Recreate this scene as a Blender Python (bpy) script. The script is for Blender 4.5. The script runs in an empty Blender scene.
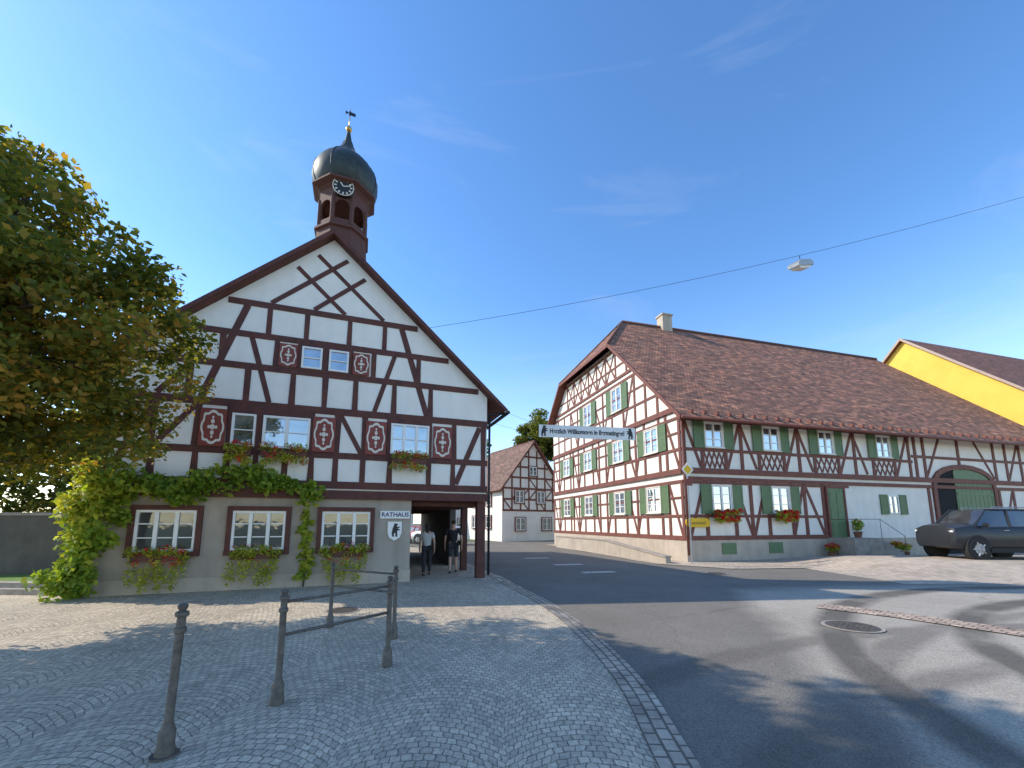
import bpy, bmesh, math, random
import numpy as np
from mathutils import Vector, Matrix, Quaternion
random.seed(7); rng=np.random.default_rng(7)
scn=bpy.context.scene; COL=scn.collection
scn.view_settings.view_transform='Standard'; scn.view_settings.look='None'; scn.view_settings.exposure=0

# ------------------------------------------------------------------ materials
def newmat(name):
    m=bpy.data.materials.new(name); m.use_nodes=True; nt=m.node_tree; nt.nodes.clear()
    out=nt.nodes.new('ShaderNodeOutputMaterial'); b=nt.nodes.new('ShaderNodeBsdfPrincipled')
    nt.links.new(b.outputs[0],out.inputs[0]); return m,nt,b,out
def N(nt,t,**kw):
    n=nt.nodes.new(t)
    for k,v in kw.items():
        if k in n.inputs.keys(): n.inputs[k].default_value=v
        else: setattr(n,k,v)
    return n
def ramp(nt,fac,stops):
    r=nt.nodes.new('ShaderNodeValToRGB'); e=r.color_ramp.elements
    while len(e)<len(stops): e.new(0.5)
    for i,(p,c) in enumerate(stops):
        e[i].position=p; e[i].color=(c[0],c[1],c[2],1)
    nt.links.new(fac,r.inputs[0]); return r.outputs[0]
def mth(nt,op,a,b=None,c=None):
    n=nt.nodes.new('ShaderNodeMath'); n.operation=op
    for i,x in enumerate((a,b,c)):
        if x is None: continue
        if isinstance(x,(int,float)): n.inputs[i].default_value=x
        else: nt.links.new(x,n.inputs[i])
    return n.outputs[0]
def mixc(nt,fac,a,b,blend='MIX'):
    n=nt.nodes.new('ShaderNodeMix'); n.data_type='RGBA'; n.blend_type=blend
    if isinstance(fac,(int,float)): n.inputs[0].default_value=fac
    else: nt.links.new(fac,n.inputs[0])
    for i,x in ((6,a),(7,b)):
        if isinstance(x,tuple): n.inputs[i].default_value=(x[0],x[1],x[2],1)
        else: nt.links.new(x,n.inputs[i])
    return n.outputs[2]
def pm(name,c1,c2=None,scale=3.0,rough=.8,bump=.0,bscale=40,metal=0,spec=.5,stretch=(1,1,1),stain=0):
    m,nt,b,out=newmat(name)
    tc=N(nt,'ShaderNodeTexCoord'); mp=N(nt,'ShaderNodeMapping'); mp.inputs['Scale'].default_value=stretch
    nt.links.new(tc.outputs['Object'],mp.inputs[0])
    if c2 is None: c2=tuple(x*.7 for x in c1)
    n=N(nt,'ShaderNodeTexNoise',Scale=scale,Detail=6.0,Roughness=.65); nt.links.new(mp.outputs[0],n.inputs[0])
    col=ramp(nt,n.outputs[0],[(.32,c2),(.66,c1)])
    if stain:
        mp2=N(nt,'ShaderNodeMapping'); mp2.inputs['Scale'].default_value=(3,3,.35); nt.links.new(tc.outputs['Object'],mp2.inputs[0])
        n3=N(nt,'ShaderNodeTexNoise',Scale=1.3,Detail=5.0); nt.links.new(mp2.outputs[0],n3.inputs[0])
        f=ramp(nt,n3.outputs[0],[(.45,(0,0,0)),(.75,(stain,)*3)])
        col=mixc(nt,f,col,tuple(x*.45 for x in c1))
    nt.links.new(col,b.inputs['Base Color'])
    b.inputs['Roughness'].default_value=rough; b.inputs['Metallic'].default_value=metal
    b.inputs['Specular IOR Level'].default_value=spec
    if bump:
        n2=N(nt,'ShaderNodeTexNoise',Scale=float(bscale),Detail=4.0); nt.links.new(mp.outputs[0],n2.inputs[0])
        bp=N(nt,'ShaderNodeBump',Strength=bump,Distance=.02); nt.links.new(n2.outputs[0],bp.inputs['Height']); nt.links.new(bp.outputs[0],b.inputs['Normal'])
    return m
def leafmat(name,stops,trans=.35):
    m,nt,b,out=newmat(name)
    g=N(nt,'ShaderNodeNewGeometry'); tc=N(nt,'ShaderNodeTexCoord')
    n=N(nt,'ShaderNodeTexNoise',Scale=.55,Detail=2.0); nt.links.new(tc.outputs['Object'],n.inputs[0])
    f=mth(nt,'ADD',mth(nt,'MULTIPLY',g.outputs['Random Per Island'],.6),mth(nt,'MULTIPLY',mth(nt,'SUBTRACT',n.outputs[0],.3),1.0))
    c=ramp(nt,f,stops)
    nt.links.new(c,b.inputs['Base Color']); b.inputs['Roughness'].default_value=.55; b.inputs['Specular IOR Level'].default_value=.3
    t=N(nt,'ShaderNodeBsdfTranslucent'); 
    c2=mixc(nt,1.0,c,(2.0,1.7,.7),'MULTIPLY'); nt.links.new(c2,t.inputs[0])
    mx=N(nt,'ShaderNodeMixShader'); mx.inputs[0].default_value=trans
    nt.links.new(b.outputs[0],mx.inputs[1]); nt.links.new(t.outputs[0],mx.inputs[2]); nt.links.new(mx.outputs[0],out.inputs[0])
    return m
def tilemat(name,ca,cb,cm,bw=.19,rh=.165,lichen=.4,var=(.6,1.35)):
    m,nt,b,out=newmat(name)
    uv=N(nt,'ShaderNodeUVMap'); 
    br=N(nt,'ShaderNodeTexBrick',Scale=1.0); br.inputs['Brick Width'].default_value=bw; br.inputs['Row Height'].default_value=rh
    br.inputs['Mortar Size'].default_value=.012; br.inputs['Color1'].default_value=(*ca,1); br.inputs['Color2'].default_value=(*cb,1); br.inputs['Mortar'].default_value=(*cm,1)
    br.inputs['Bias'].default_value=-.1
    nt.links.new(uv.outputs[0],br.inputs[0])
    n=N(nt,'ShaderNodeTexNoise',Scale=.8,Detail=7.0,Roughness=.7); nt.links.new(uv.outputs[0],n.inputs[0])
    f=ramp(nt,n.outputs[0],[(.42,(0,0,0)),(.7,(lichen,)*3)])
    c=mixc(nt,f,br.outputs[0],(.20,.135,.09))
    wn=N(nt,'ShaderNodeTexWhiteNoise'); wn.noise_dimensions='2D'; sp=N(nt,'ShaderNodeSeparateXYZ'); nt.links.new(uv.outputs[0],sp.inputs[0])
    cb_=N(nt,'ShaderNodeCombineXYZ'); nt.links.new(mth(nt,'FLOOR',mth(nt,'DIVIDE',sp.outputs[0],bw*2)),cb_.inputs[0]); nt.links.new(mth(nt,'FLOOR',mth(nt,'DIVIDE',sp.outputs[1],rh)),cb_.inputs[1]); nt.links.new(cb_.outputs[0],wn.inputs[0])
    fw=ramp(nt,wn.outputs[0],[(.0,(var[0],)*3),(.75,(1,1,1)),(1,(var[1],var[1]*.98,var[1]*.92))]); c=mixc(nt,1.0,c,fw,'MULTIPLY')
    n2=N(nt,'ShaderNodeTexNoise',Scale=2.6,Detail=5.0,Roughness=.7); nt.links.new(uv.outputs[0],n2.inputs[0])
    f2=ramp(nt,n2.outputs[0],[(.35,(.6,.6,.6)),(.65,(1.25,1.25,1.25))])
    c=mixc(nt,1.0,c,f2,'MULTIPLY')
    nt.links.new(c,b.inputs['Base Color']); b.inputs['Roughness'].default_value=.85
    saw=mth(nt,'FRACT',mth(nt,'DIVIDE',sp.outputs[1],rh)); h=mth(nt,'SUBTRACT',1.0,saw)
    h=mth(nt,'MULTIPLY',h,mth(nt,'SUBTRACT',1.0,br.outputs['Fac'])); h=mth(nt,'ADD',h,mth(nt,'MULTIPLY',wn.outputs[0],.35))
    bp=N(nt,'ShaderNodeBump',Strength=1.0,Distance=.05); nt.links.new(h,bp.inputs['Height']); nt.links.new(bp.outputs[0],b.inputs['Normal'])
    return m
def cobblemat(name,c1,c2,cm,W=1.25,size=.085,arc=True):
    m,nt,b,out=newmat(name)
    tc=N(nt,'ShaderNodeTexCoord'); 
    nz=N(nt,'ShaderNodeTexNoise',Scale=1.7,Detail=2.0); nt.links.new(tc.outputs['Object'],nz.inputs[0])
    add=N(nt,'ShaderNodeVectorMath'); add.operation='MULTIPLY_ADD'; nt.links.new(nz.outputs[1],add.inputs[0]); add.inputs[1].default_value=(.07,.07,0); nt.links.new(tc.outputs['Object'],add.inputs[2])
    nzb=N(nt,'ShaderNodeTexNoise',Scale=16.0,Detail=1.0); nt.links.new(tc.outputs['Object'],nzb.inputs[0])
    add2=N(nt,'ShaderNodeVectorMath'); add2.operation='MULTIPLY_ADD'; nt.links.new(nzb.outputs[1],add2.inputs[0]); add2.inputs[1].default_value=(.04,.04,0); nt.links.new(add.outputs[0],add2.inputs[2])
    sep=N(nt,'ShaderNodeSeparateXYZ'); nt.links.new(add2.outputs[0],sep.inputs[0])
    x,y=sep.outputs[0],sep.outputs[1]
    if arc:
        xd=mth(nt,'DIVIDE',x,W); fl=mth(nt,'FLOOR',xd); xs=mth(nt,'MULTIPLY',mth(nt,'SUBTRACT',mth(nt,'FRACT',xd),.5),W)
        yy=mth(nt,'ADD',y,mth(nt,'MULTIPLY',mth(nt,'MULTIPLY',xs,xs),.72)); yy=mth(nt,'ADD',yy,mth(nt,'MULTIPLY',fl,.47))
        xs2=mth(nt,'ADD',xs,mth(nt,'MULTIPLY',mth(nt,'MULTIPLY',mth(nt,'MULTIPLY',xs,xs),xs),.4))
    else: xs2,yy=x,y
    cmb=N(nt,'ShaderNodeCombineXYZ'); nt.links.new(xs2,cmb.inputs[0]); nt.links.new(yy,cmb.inputs[1])
    br=N(nt,'ShaderNodeTexBrick',Scale=1.0); br.inputs['Brick Width'].default_value=size; br.inputs['Row Height'].default_value=size*.97
    br.inputs['Mortar Size'].default_value=.007; br.inputs['Mortar Smooth'].default_value=.8
    br.inputs['Color1'].default_value=(*c1,1); br.inputs['Color2'].default_value=(*c2,1); br.inputs['Mortar'].default_value=(*cm,1)
    nt.links.new(cmb.outputs[0],br.inputs[0])
    n=N(nt,'ShaderNodeTexNoise',Scale=.35,Detail=6.0,Roughness=.7); nt.links.new(tc.outputs['Object'],n.inputs[0])
    f=ramp(nt,n.outputs[0],[(.3,(.74,.73,.72)),(.7,(1.15,1.14,1.1))])
    c=mixc(nt,1.0,br.outputs[0],f,'MULTIPLY')
    n4=N(nt,'ShaderNodeTexNoise',Scale=30.0,Detail=3.0); nt.links.new(tc.outputs['Object'],n4.inputs[0])
    f4=ramp(nt,n4.outputs[0],[(.3,(.8,.8,.8)),(.7,(1.15,1.15,1.15))]); c=mixc(nt,1.0,c,f4,'MULTIPLY')
    nt.links.new(c,b.inputs['Base Color']); b.inputs['Roughness'].default_value=.85; b.inputs['Specular IOR Level'].default_value=.25
    h=mth(nt,'SUBTRACT',1.0,br.outputs['Fac']); h=mth(nt,'ADD',h,mth(nt,'MULTIPLY',n4.outputs[0],.4))
    bp=N(nt,'ShaderNodeBump',Strength=.6,Distance=.012); nt.links.new(h,bp.inputs['Height']); nt.links.new(bp.outputs[0],b.inputs['Normal'])
    return m
def glassmat(name,c1,c2,refl=.3):
    m,nt,b,out=newmat(name)
    tc=N(nt,'ShaderNodeTexCoord'); n=N(nt,'ShaderNodeTexNoise',Scale=1.6,Detail=2.0); nt.links.new(tc.outputs['Object'],n.inputs[0])
    c=ramp(nt,n.outputs[0],[(.4,c1),(.6,c2)]); nt.links.new(c,b.inputs['Base Color']); b.inputs['Roughness'].default_value=.6
    g=N(nt,'ShaderNodeBsdfGlossy'); g.inputs['Roughness'].default_value=.03; g.inputs['Color'].default_value=(.9,.95,1,1)
    n2=N(nt,'ShaderNodeTexNoise',Scale=2.5); nt.links.new(tc.outputs['Object'],n2.inputs[0])
    bp=N(nt,'ShaderNodeBump',Strength=.06,Distance=.05); nt.links.new(n2.outputs[0],bp.inputs['Height']); nt.links.new(bp.outputs[0],g.inputs['Normal'])
    mx=N(nt,'ShaderNodeMixShader'); mx.inputs[0].default_value=refl
    nt.links.new(b.outputs[0],mx.inputs[1]); nt.links.new(g.outputs[0],mx.inputs[2]); nt.links.new(mx.outputs[0],out.inputs[0]); return m

MW=pm('white_plaster',(.90,.84,.75),(.83,.77,.69),1.5,.9,.25,60,stain=.1)
MWW=pm('cream_plaster',(.86,.80,.70),(.77,.71,.62),1.2,.9,.25,60,stain=.15)
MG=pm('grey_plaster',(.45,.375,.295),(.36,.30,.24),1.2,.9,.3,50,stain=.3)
MGD=pm('shaded_stained_plaster',(.16,.135,.11),(.10,.085,.07),1.2,.9,.3,50,stain=.3)  # stained plaster with shade of passage and garden wall darkened into its colour
MPL=pm('plinth_plaster',(.54,.44,.34),(.41,.34,.265),1.2,.9,.3,50,stain=.3)
MT=pm('brown_timber',(.13,.038,.024),(.07,.022,.016),5,.7,.3,40,stretch=(1,1,.6))
MTR=pm('red_brown_timber',(.21,.062,.038),(.12,.04,.027),5,.7,.3,40)
MRED=pm('red_shutter_paint',(.26,.05,.032),(.19,.04,.027),4,.6)
MCR=pm('cream_paint',(.75,.68,.56),(.65,.58,.48),4,.6)
MGR=pm('green_shutter_paint',(.13,.20,.085),(.10,.155,.07),4,.6)
MWF=pm('white_window_paint',(.86,.82,.76),(.80,.76,.71),4,.45)
MGLS=glassmat('window_glass',(.03,.035,.04),(.20,.21,.22),.42)
MGLD=glassmat('dark_window_glass',(.012,.014,.016),(.03,.03,.03),.14)
MROOF=tilemat('brown_roof_tiles',(.44,.18,.095),(.23,.10,.062),(.09,.042,.028),.21,.19,.4,(.5,1.5))
MROOF2=tilemat('red_roof_tiles',(.32,.11,.06),(.19,.075,.045),(.06,.03,.02))
MROOF3=tilemat('old_roof_tiles',(.33,.175,.115),(.22,.12,.085),(.08,.05,.038))
MCOP=pm('patinated_copper',(.045,.055,.048),(.022,.028,.025),6,.5,.1,30,metal=.2)
MSH=pm('tower_shingles',(.15,.055,.038),(.07,.03,.023),9,.75,.5,25,stretch=(6,6,.6))
MGOLD=pm('gilt_metal',(.7,.45,.12),(.6,.35,.1),4,.3,metal=.9)
MBLK=pm('black_metal',(.02,.02,.02),(.015,.015,.015),5,.5)
MIRON=pm('weathered_iron',(.16,.135,.11),(.075,.062,.052),18,.55,.4,60,metal=.3)
MGREY=pm('grey_metal',(.35,.36,.37),(.3,.3,.31),5,.45,metal=.5)
MWHT=pm('white_enamel',(.88,.83,.76),(.82,.78,.72),3,.4)
MBLUE=pm('blue_letter_paint',(.02,.03,.12),(.015,.02,.1),3,.5)
MYEL=pm('yellow_paint',(.85,.50,.02),(.75,.43,.02),2,.7)
MYW=pm('yellow_plaster',(.84,.54,.10),(.76,.48,.08),1,.9)
MSTN=pm('grey_stone',(.40,.34,.28),(.24,.205,.17),4,.85,.5,30)
MCOB=cobblemat('cobble_paving',(.68,.56,.42),(.46,.385,.295),(.20,.17,.135))
MPAV=cobblemat('pale_sett_paving',(.60,.48,.38),(.45,.37,.29),(.22,.185,.15),arc=False,size=.2)
MBARK=pm('bark',(.12,.09,.065),(.05,.038,.03),6,.9,.8,18,stretch=(1,1,.25))
MLEAF=leafmat('chestnut_leaves',[(.05,(.055,.08,.016)),(.36,(.11,.14,.026)),(.58,(.22,.21,.038)),(.86,(.40,.22,.045))],.52)
MLEAFD=leafmat('far_leaves',[(.1,(.055,.08,.018)),(.5,(.11,.15,.03)),(.9,(.24,.21,.05))],.42)
MVINE=leafmat('vine_leaves',[(.05,(.10,.18,.025)),(.5,(.21,.31,.035)),(.9,(.46,.46,.06))],.5)
MHANG=leafmat('hanging_greenery',[(.05,(.12,.18,.025)),(.5,(.30,.36,.04)),(.9,(.55,.52,.08))],.42)
MFLR=leafmat('red_blossoms',[(.1,(.45,.01,.012)),(.6,(.62,.015,.02)),(.9,(.70,.06,.08))],.2)
MBOX=pm('planter_wood',(.15,.06,.04),(.09,.04,.03),6,.8)
MRUB=pm('tyre_rubber',(.02,.02,.02),(.015,.015,.015),8,.8)

# ------------------------------------------------------------------ mesh helpers
def finish(bm,name,mat,parent=None,smooth=False,recalc=True,angle=None):
    if recalc: bmesh.ops.recalc_face_normals(bm,faces=bm.faces)
    me=bpy.data.meshes.new(name); bm.to_mesh(me); bm.free()
    for m in (mat if isinstance(mat,(list,tuple)) else [mat]): me.materials.append(m)
    if smooth:
        for p in me.polygons: p.use_smooth=True
        if angle:
            try: me.set_sharp_from_angle(angle=math.radians(angle))
            except Exception: pass
    o=bpy.data.objects.new(name,me); COL.objects.link(o)
    if parent: o.parent=parent
    return o
def thing(name,label,cat,loc=(0,0,0),rot=0,group=None):
    o=bpy.data.objects.new(name,None); o.empty_display_size=.3; COL.objects.link(o)
    o.location=loc; o.rotation_euler=(0,0,math.radians(rot)); o['label']=label; o['category']=cat
    if group: o['group']=group
    return o
def prism(bm,M,pts,d0,d1,mi=0):
    a=[bm.verts.new(M(u,z,d0)) for u,z in pts]; b=[bm.verts.new(M(u,z,d1)) for u,z in pts]
    n=len(pts); fs=[bm.faces.new(a),bm.faces.new(b)]
    for i in range(n): fs.append(bm.faces.new((a[i],a[(i+1)%n],b[(i+1)%n],b[i])))
    for f in fs: f.material_index=mi
def box(bm,M,u0,u1,z0,z1,d0,d1,mi=0): prism(bm,M,[(u0,z0),(u1,z0),(u1,z1),(u0,z1)],d0,d1,mi)
def beam(bm,M,p,q,w,d0,d1):
    p=Vector(p);q=Vector(q); t=(q-p).normalized(); n=Vector((-t.y,t.x))*w/2
    j=random.uniform(-.0015,.0015)
    mid=(p+q)/2+n*random.uniform(-.06,.06); e=random.uniform(.95,1.06)
    prism(bm,M,[p-n,mid-n*e,q-n,q+n,mid+n*e,p+n],d0,d1+j)
def XYZ(u,z,d): return Vector((u,d,z))
def cyl(bm,p,q,r0,r1,n=10,mi=0,cap=True):
    p=Vector(p);q=Vector(q); t=(q-p).normalized(); a=t.orthogonal().normalized(); b=t.cross(a)
    A=[bm.verts.new(p+(a*math.cos(2*math.pi*i/n)+b*math.sin(2*math.pi*i/n))*r0) for i in range(n)]
    B=[bm.verts.new(q+(a*math.cos(2*math.pi*i/n)+b*math.sin(2*math.pi*i/n))*r1) for i in range(n)]
    fs=[bm.faces.new((A[i],A[(i+1)%n],B[(i+1)%n],B[i])) for i in range(n)]
    if cap: fs.append(bm.faces.new(A[::-1])); fs.append(bm.faces.new(B))
    for f in fs: f.material_index=mi
def lathe(bm,prof,n=16,c=(0,0),rot=0,mi=0):
    rings=[]
    for r,z in prof:
        rings.append([bm.verts.new((c[0]+r*math.cos(2*math.pi*i/n+rot),c[1]+r*math.sin(2*math.pi*i/n+rot),z)) for i in range(n)])
    fs=[]
    for A,B in zip(rings,rings[1:]):
        for i in range(n): fs.append(bm.faces.new((A[i],A[(i+1)%n],B[(i+1)%n],B[i])))
    fs.append(bm.faces.new(rings[0][::-1])); fs.append(bm.faces.new(rings[-1]))
    for f in fs: f.material_index=mi
def roofslab(bm,c,th=.16,uoff=(0,0)):
    c=[Vector(x) for x in c]; e=(c[1]-c[0]).normalized(); n=e.cross(c[2]-c[1]).normalized()
    if n.z<0: n=-n
    s=n.cross(e).normalized()
    if s.z<0: s=-s
    A=[bm.verts.new(p) for p in c]; B=[bm.verts.new(p-n*th) for p in c]; k=len(c)
    fs=[bm.faces.new(A),bm.faces.new(B[::-1])]
    for i in range(k): fs.append(bm.faces.new((A[i],A[(i+1)%k],B[(i+1)%k],B[i])))
    uvl=bm.loops.layers.uv.verify()
    for q,f in enumerate(fs):
        f.material_index=0 if q==0 else 1
        for l in f.loops:
            d=l.vert.co-c[0]; l[uvl].uv=(d.dot(e)+uoff[0]+100,d.dot(s)+uoff[1]+100)
def textmesh(txt,size,mat,parent,M4,name='lettering',ext=.004,align='CENTER',bold=0):
    cu=bpy.data.curves.new('t','FONT'); cu.body=txt; cu.size=size; cu.align_x=align; cu.align_y='CENTER'; cu.extrude=ext; cu.offset=bold
    to=bpy.data.objects.new('t',cu); COL.objects.link(to); bpy.context.view_layer.update()
    me=bpy.data.meshes.new_from_object(to.evaluated_get(bpy.context.evaluated_depsgraph_get()))
    bpy.data.objects.remove(to); me.materials.clear(); me.materials.append(mat)
    me.transform(M4); o=bpy.data.objects.new(name,me); COL.objects.link(o); o.parent=parent; return o
def leafcloud(name,clusters,size,mat,parent,seed=1,flat=None):
    r=np.random.default_rng(seed); P=[]
    for (x,y,z,rx,ry,rz,n) in clusters:
        v=r.normal(size=(n,3)); v/=np.linalg.norm(v,axis=1)[:,None]; v*=(r.random(n)**.45)[:,None]
        P.append(np.array([x,y,z])+v*np.array([rx,ry,rz]))
    P=np.concatenate(P); n=len(P)
    nr=r.normal(size=(n,3))
    if flat is not None: nr=nr*.55+np.array(flat)
    else: nr[:,2]=np.abs(nr[:,2])+.3
    nr/=np.linalg.norm(nr,axis=1)[:,None]
    t=np.cross(nr,r.normal(size=(n,3))); t/=np.linalg.norm(t,axis=1)[:,None]; b=np.cross(nr,t)
    s=size*(.6+.8*r.random(n))[:,None]
    V=np.empty((n,4,3)); V[:,0]=P-t*s*.6; V[:,1]=P+b*s*.38-t*s*.05+nr*s*.08; V[:,2]=P+t*s*.6-nr*s*.06; V[:,3]=P-b*s*.38-t*s*.05+nr*s*.08
    me=bpy.data.meshes.new(name); me.vertices.add(n*4); me.vertices.foreach_set('co',V.reshape(-1))
    me.loops.add(n*4); me.loops.foreach_set('vertex_index',np.arange(n*4,dtype=np.int32))
    me.polygons.add(n); me.polygons.foreach_set('loop_start',np.arange(0,n*4,4,dtype=np.int32)); me.polygons.foreach_set('loop_total',np.full(n,4,dtype=np.int32))
    me.update(); me.validate(); me.materials.append(mat)
    o=bpy.data.objects.new(name,me); COL.objects.link(o)
    if parent: o.parent=parent
    return o
def tree(label,loc,trunk_h,cc,rad,ncl,nleaf,lsize,mat,seed,r0=.22,crs=(.6,1.0),group=None,taper=.25,twigs=2):
    root=thing('tree',label,'tree',loc,group=group); rd=random.Random(seed)
    bm=bmesh.new(); top=Vector((cc[0]*.3,cc[1]*.3,trunk_h)); cyl(bm,(0,0,-.1),(0,0,.5),r0*1.35,r0,10); cyl(bm,(0,0,.5),top,r0,r0*.75,10)
    ctr=Vector(cc); cl=[]
    for i in range(ncl):
        v=Vector((rd.gauss(0,1),rd.gauss(0,1),rd.gauss(0,1))).normalized()*(rd.random()**.4)*rd.uniform(.85,1.12)
        if v.z<-.75: v.z*=.6
        w=1-taper*max(0,v.z)
        p=ctr+Vector((v.x*rad[0]*w,v.y*rad[1]*w,v.z*rad[2]))
        k=rd.uniform(*crs); cl.append((p.x,p.y,p.z,k*1.15,k*1.15,k*.75,int(nleaf/ncl*rd.uniform(.5,1.5)*(k/crs[1])**1.5)))
    hub=[top+(ctr-top)*t for t in (0,.35,.7,1.1)]
    for a,b_,r in zip(hub,hub[1:],(.75,.55,.35)): cyl(bm,a,b_,r0*r,r0*r*.75,8)
    for i,c in enumerate(cl[:min(ncl,70)]):
        e=Vector(c[:3]); h=min(hub,key=lambda q:(q-e).length+ (2 if q.z>e.z else 0)); mid=(h+e)/2+Vector((0,0,.12*(e-h).length))
        cyl(bm,h,mid,r0*.3,r0*.18,6,cap=False); cyl(bm,mid,e,r0*.18,r0*.05,6,cap=False)
        for k in range(twigs):
            q=e+Vector((rd.uniform(-1,1),rd.uniform(-1,1),rd.uniform(-.3,.7)))*c[3]*.8; cyl(bm,mid.lerp(e,.5),q,r0*.08,r0*.03,5,cap=False)
    finish(bm,'trunk',MBARK,root,smooth=True)
    leafcloud('crown',cl,lsize,mat,root,seed); return root

# ------------------------------------------------------------------ windows, shutters
def window(root,M,u0,u1,z0,z1,cols=2,rows=2,fw=.055,glass=None,surround=None,sw=.1,sill=True,base=.02,label=None):
    glass=glass or MGLS
    bm=bmesh.new(); box(bm,M,u0+.01,u1-.01,z0+.01,z1-.01,-.02,base)
    w=finish(bm,'window',glass,root)
    bm=bmesh.new(); D0,D1=base-.01,base+.045
    box(bm,M,u0,u1,z1-fw,z1,D0,D1); box(bm,M,u0,u1,z0,z0+fw,D0,D1); box(bm,M,u0,u0+fw,z0+fw,z1-fw,D0,D1-.002); box(bm,M,u1-fw,u1,z0+fw,z1-fw,D0,D1-.002)
    for i in range(1,cols):
        x=u0+(u1-u0)*i/cols; box(bm,M,x-fw*.7,x+fw*.7,z0+fw,z1-fw,D0,D1-.005)
    for j in range(1,rows):
        z=z0+(z1-z0)*j/rows
        for i in range(cols):
            xa=u0+(u1-u0)*i/cols+fw; xb=u0+(u1-u0)*(i+1)/cols-fw; box(bm,M,xa,xb,z-.014,z+.014,D0,D1-.012)
    finish(bm,'window_frame',MWF,w)
    if surround:
        bm=bmesh.new(); a,b_=u0-sw,u1+sw; D1=base+.075
        box(bm,M,a,b_,z1,z1+sw,-.01,D1); box(bm,M,a,b_,z0-sw,z0,-.01,D1+.004 if not sill else D1+.05)
        box(bm,M,a,u0,z0,z1,-.01,D1-.003); box(bm,M,u1,b_,z0,z1,-.01,D1-.003)
        finish(bm,'window_surround',surround,w)
    return w
def shutter(root,M,u0,u1,z0,z1,mat,d=.03):
    bm=bmesh.new(); box(bm,M,u0,u1,z0,z1,d,d+.035)
    f=.06
    box(bm,M,u0,u1,z1-f,z1,d+.035,d+.05); box(bm,M,u0,u1,z0,z0+f,d+.035,d+.05); box(bm,M,u0,u0+f,z0+f,z1-f,d+.035,d+.049); box(bm,M,u1-f,u1,z0+f,z1-f,d+.035,d+.049)
    zz=(z0+z1)/2; box(bm,M,u0+f,u1-f,zz-.03,zz+.03,d+.035,d+.048)
    k=int((z1-z0-2*f)/.06)
    for i in range(k):
        z=z0+f+(i+.5)*(z1-z0-2*f)/k; box(bm,M,u0+f,u1-f,z-.012,z+.012,d+.035,d+.043)
    return finish(bm,'shutter',mat,root)
def ornshutter(root,M,uc,zc,w,h):
    bm=bmesh.new()
    box(bm,M,uc-w/2,uc+w/2,zc-h/2,zc+h/2,.03,.06)
    s=finish(bm,'shutter',MRED,root)
    bm=bmesh.new(); n=40
    def ringpt(t,k):
        rr=1+.07*math.cos(8*t); c_,s_=math.cos(t),math.sin(t)
        return (uc+w*.42*k*rr*math.copysign(abs(c_)**.75,c_),zc+h*.43*k*rr*math.copysign(abs(s_)**.75,s_))
    for i in range(n):
        t0,t1=2*math.pi*i/n,2*math.pi*(i+1)/n
        prism(bm,M,[ringpt(t0,1),ringpt(t1,1),ringpt(t1,.84),ringpt(t0,.84)],.058,.066)
    def dot(x,z,rx,rz): prism(bm,M,[(uc+w*x+w*rx*math.cos(2*math.pi*q/12),zc+h*z+h*rz*math.sin(2*math.pi*q/12)) for q in range(12)],.058,.067)
    dot(0,0,.10,.07); dot(0,.15,.07,.06); dot(0,-.15,.07,.06); dot(.14,0,.05,.045); dot(-.14,0,.05,.045); dot(0,.26,.04,.04); dot(0,-.26,.04,.04)
    finish(bm,'painted_ornament',MCR,s)
    return s
def flowerbox(M4,w,label,cat='flowers',hang=.35,red=.5,seed=1,n=700,group='flower boxes under the windows',scale=1.0):
    root=thing('flower_box',label,cat,group=group); root.matrix_world=M4
    bm=bmesh.new(); box(bm,lambda u,z,d:Vector((u,-d,z)),-w/2,w/2,0,.17,.03,.2); finish(bm,'planter',MBOX,root)
    r=random.Random(seed); cl=[];fl=[]
    k=max(3,int(w/.16))
    for i in range(k):
        x=-w/2+w*(i+.5)/k
        cl.append((x+r.uniform(-.08,.08),-.18-r.uniform(0,.1),.18+r.uniform(-.05,.1),.17,.14,.14,int(n/k*.4)))
        cl.append((x+r.uniform(-.05,.05),-.2-r.uniform(0,.08),.02-hang*r.uniform(.1,.75),.15,.09,.2*max(.6,hang/.35),int(n/k*.6)))
        if r.random()<.9:
            fl.append((x+r.uniform(-.1,.1),-.2-r.uniform(0,.1),.25+r.uniform(-.05,.08),.13,.13,.09,int(n/k*.5*red)+3))
            fl.append((x+r.uniform(-.1,.1),-.28,.05-r.uniform(0,.2),.12,.06,.12,int(n/k*.3*red)+2))
    leafcloud('trailing_leaves',cl,.055*scale,MHANG,root,seed); leafcloud('blossoms',fl,.045*scale,MFLR,root,seed+50)
    return root

# ================================================================== TOWN HALL
THP=Vector((-5.41,11.46,0)); THR=20.3
TH=thing('town_hall','half-timbered town hall with onion-domed bell tower and ornate shutters','building',THP,THR)
HW=4.87; DEP=13.0; SL=.91; AP=10.22
def F(a,z,d): return Vector((HW-a,-d,z))
bm=bmesh.new(); box(bm,XYZ,-HW,2.55,-.1,2.40,.0,DEP); finish(bm,'ground_floor_wall',MG,TH)
bm=bmesh.new(); box(bm,XYZ,2.551,2.575,-.05,2.38,.25,DEP-.02); box(bm,XYZ,4.60,4.84,-.1,2.40,4.2,DEP-.3); finish(bm,'passage_shade_wall',MGD,TH)  # dark lining paints passage shade; right rear wall added to darken the passage
bm=bmesh.new(); ez=AP-SL*HW
prism(bm,XYZ,[(-HW,2.40),(HW,2.40),(HW,ez),(0,AP),(-HW,ez)],-.06,DEP); finish(bm,'upper_wall',MW,TH)
bm=bmesh.new(); box(bm,XYZ,2.58,4.84,2.385,2.398,-.03,DEP-.02)
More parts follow.
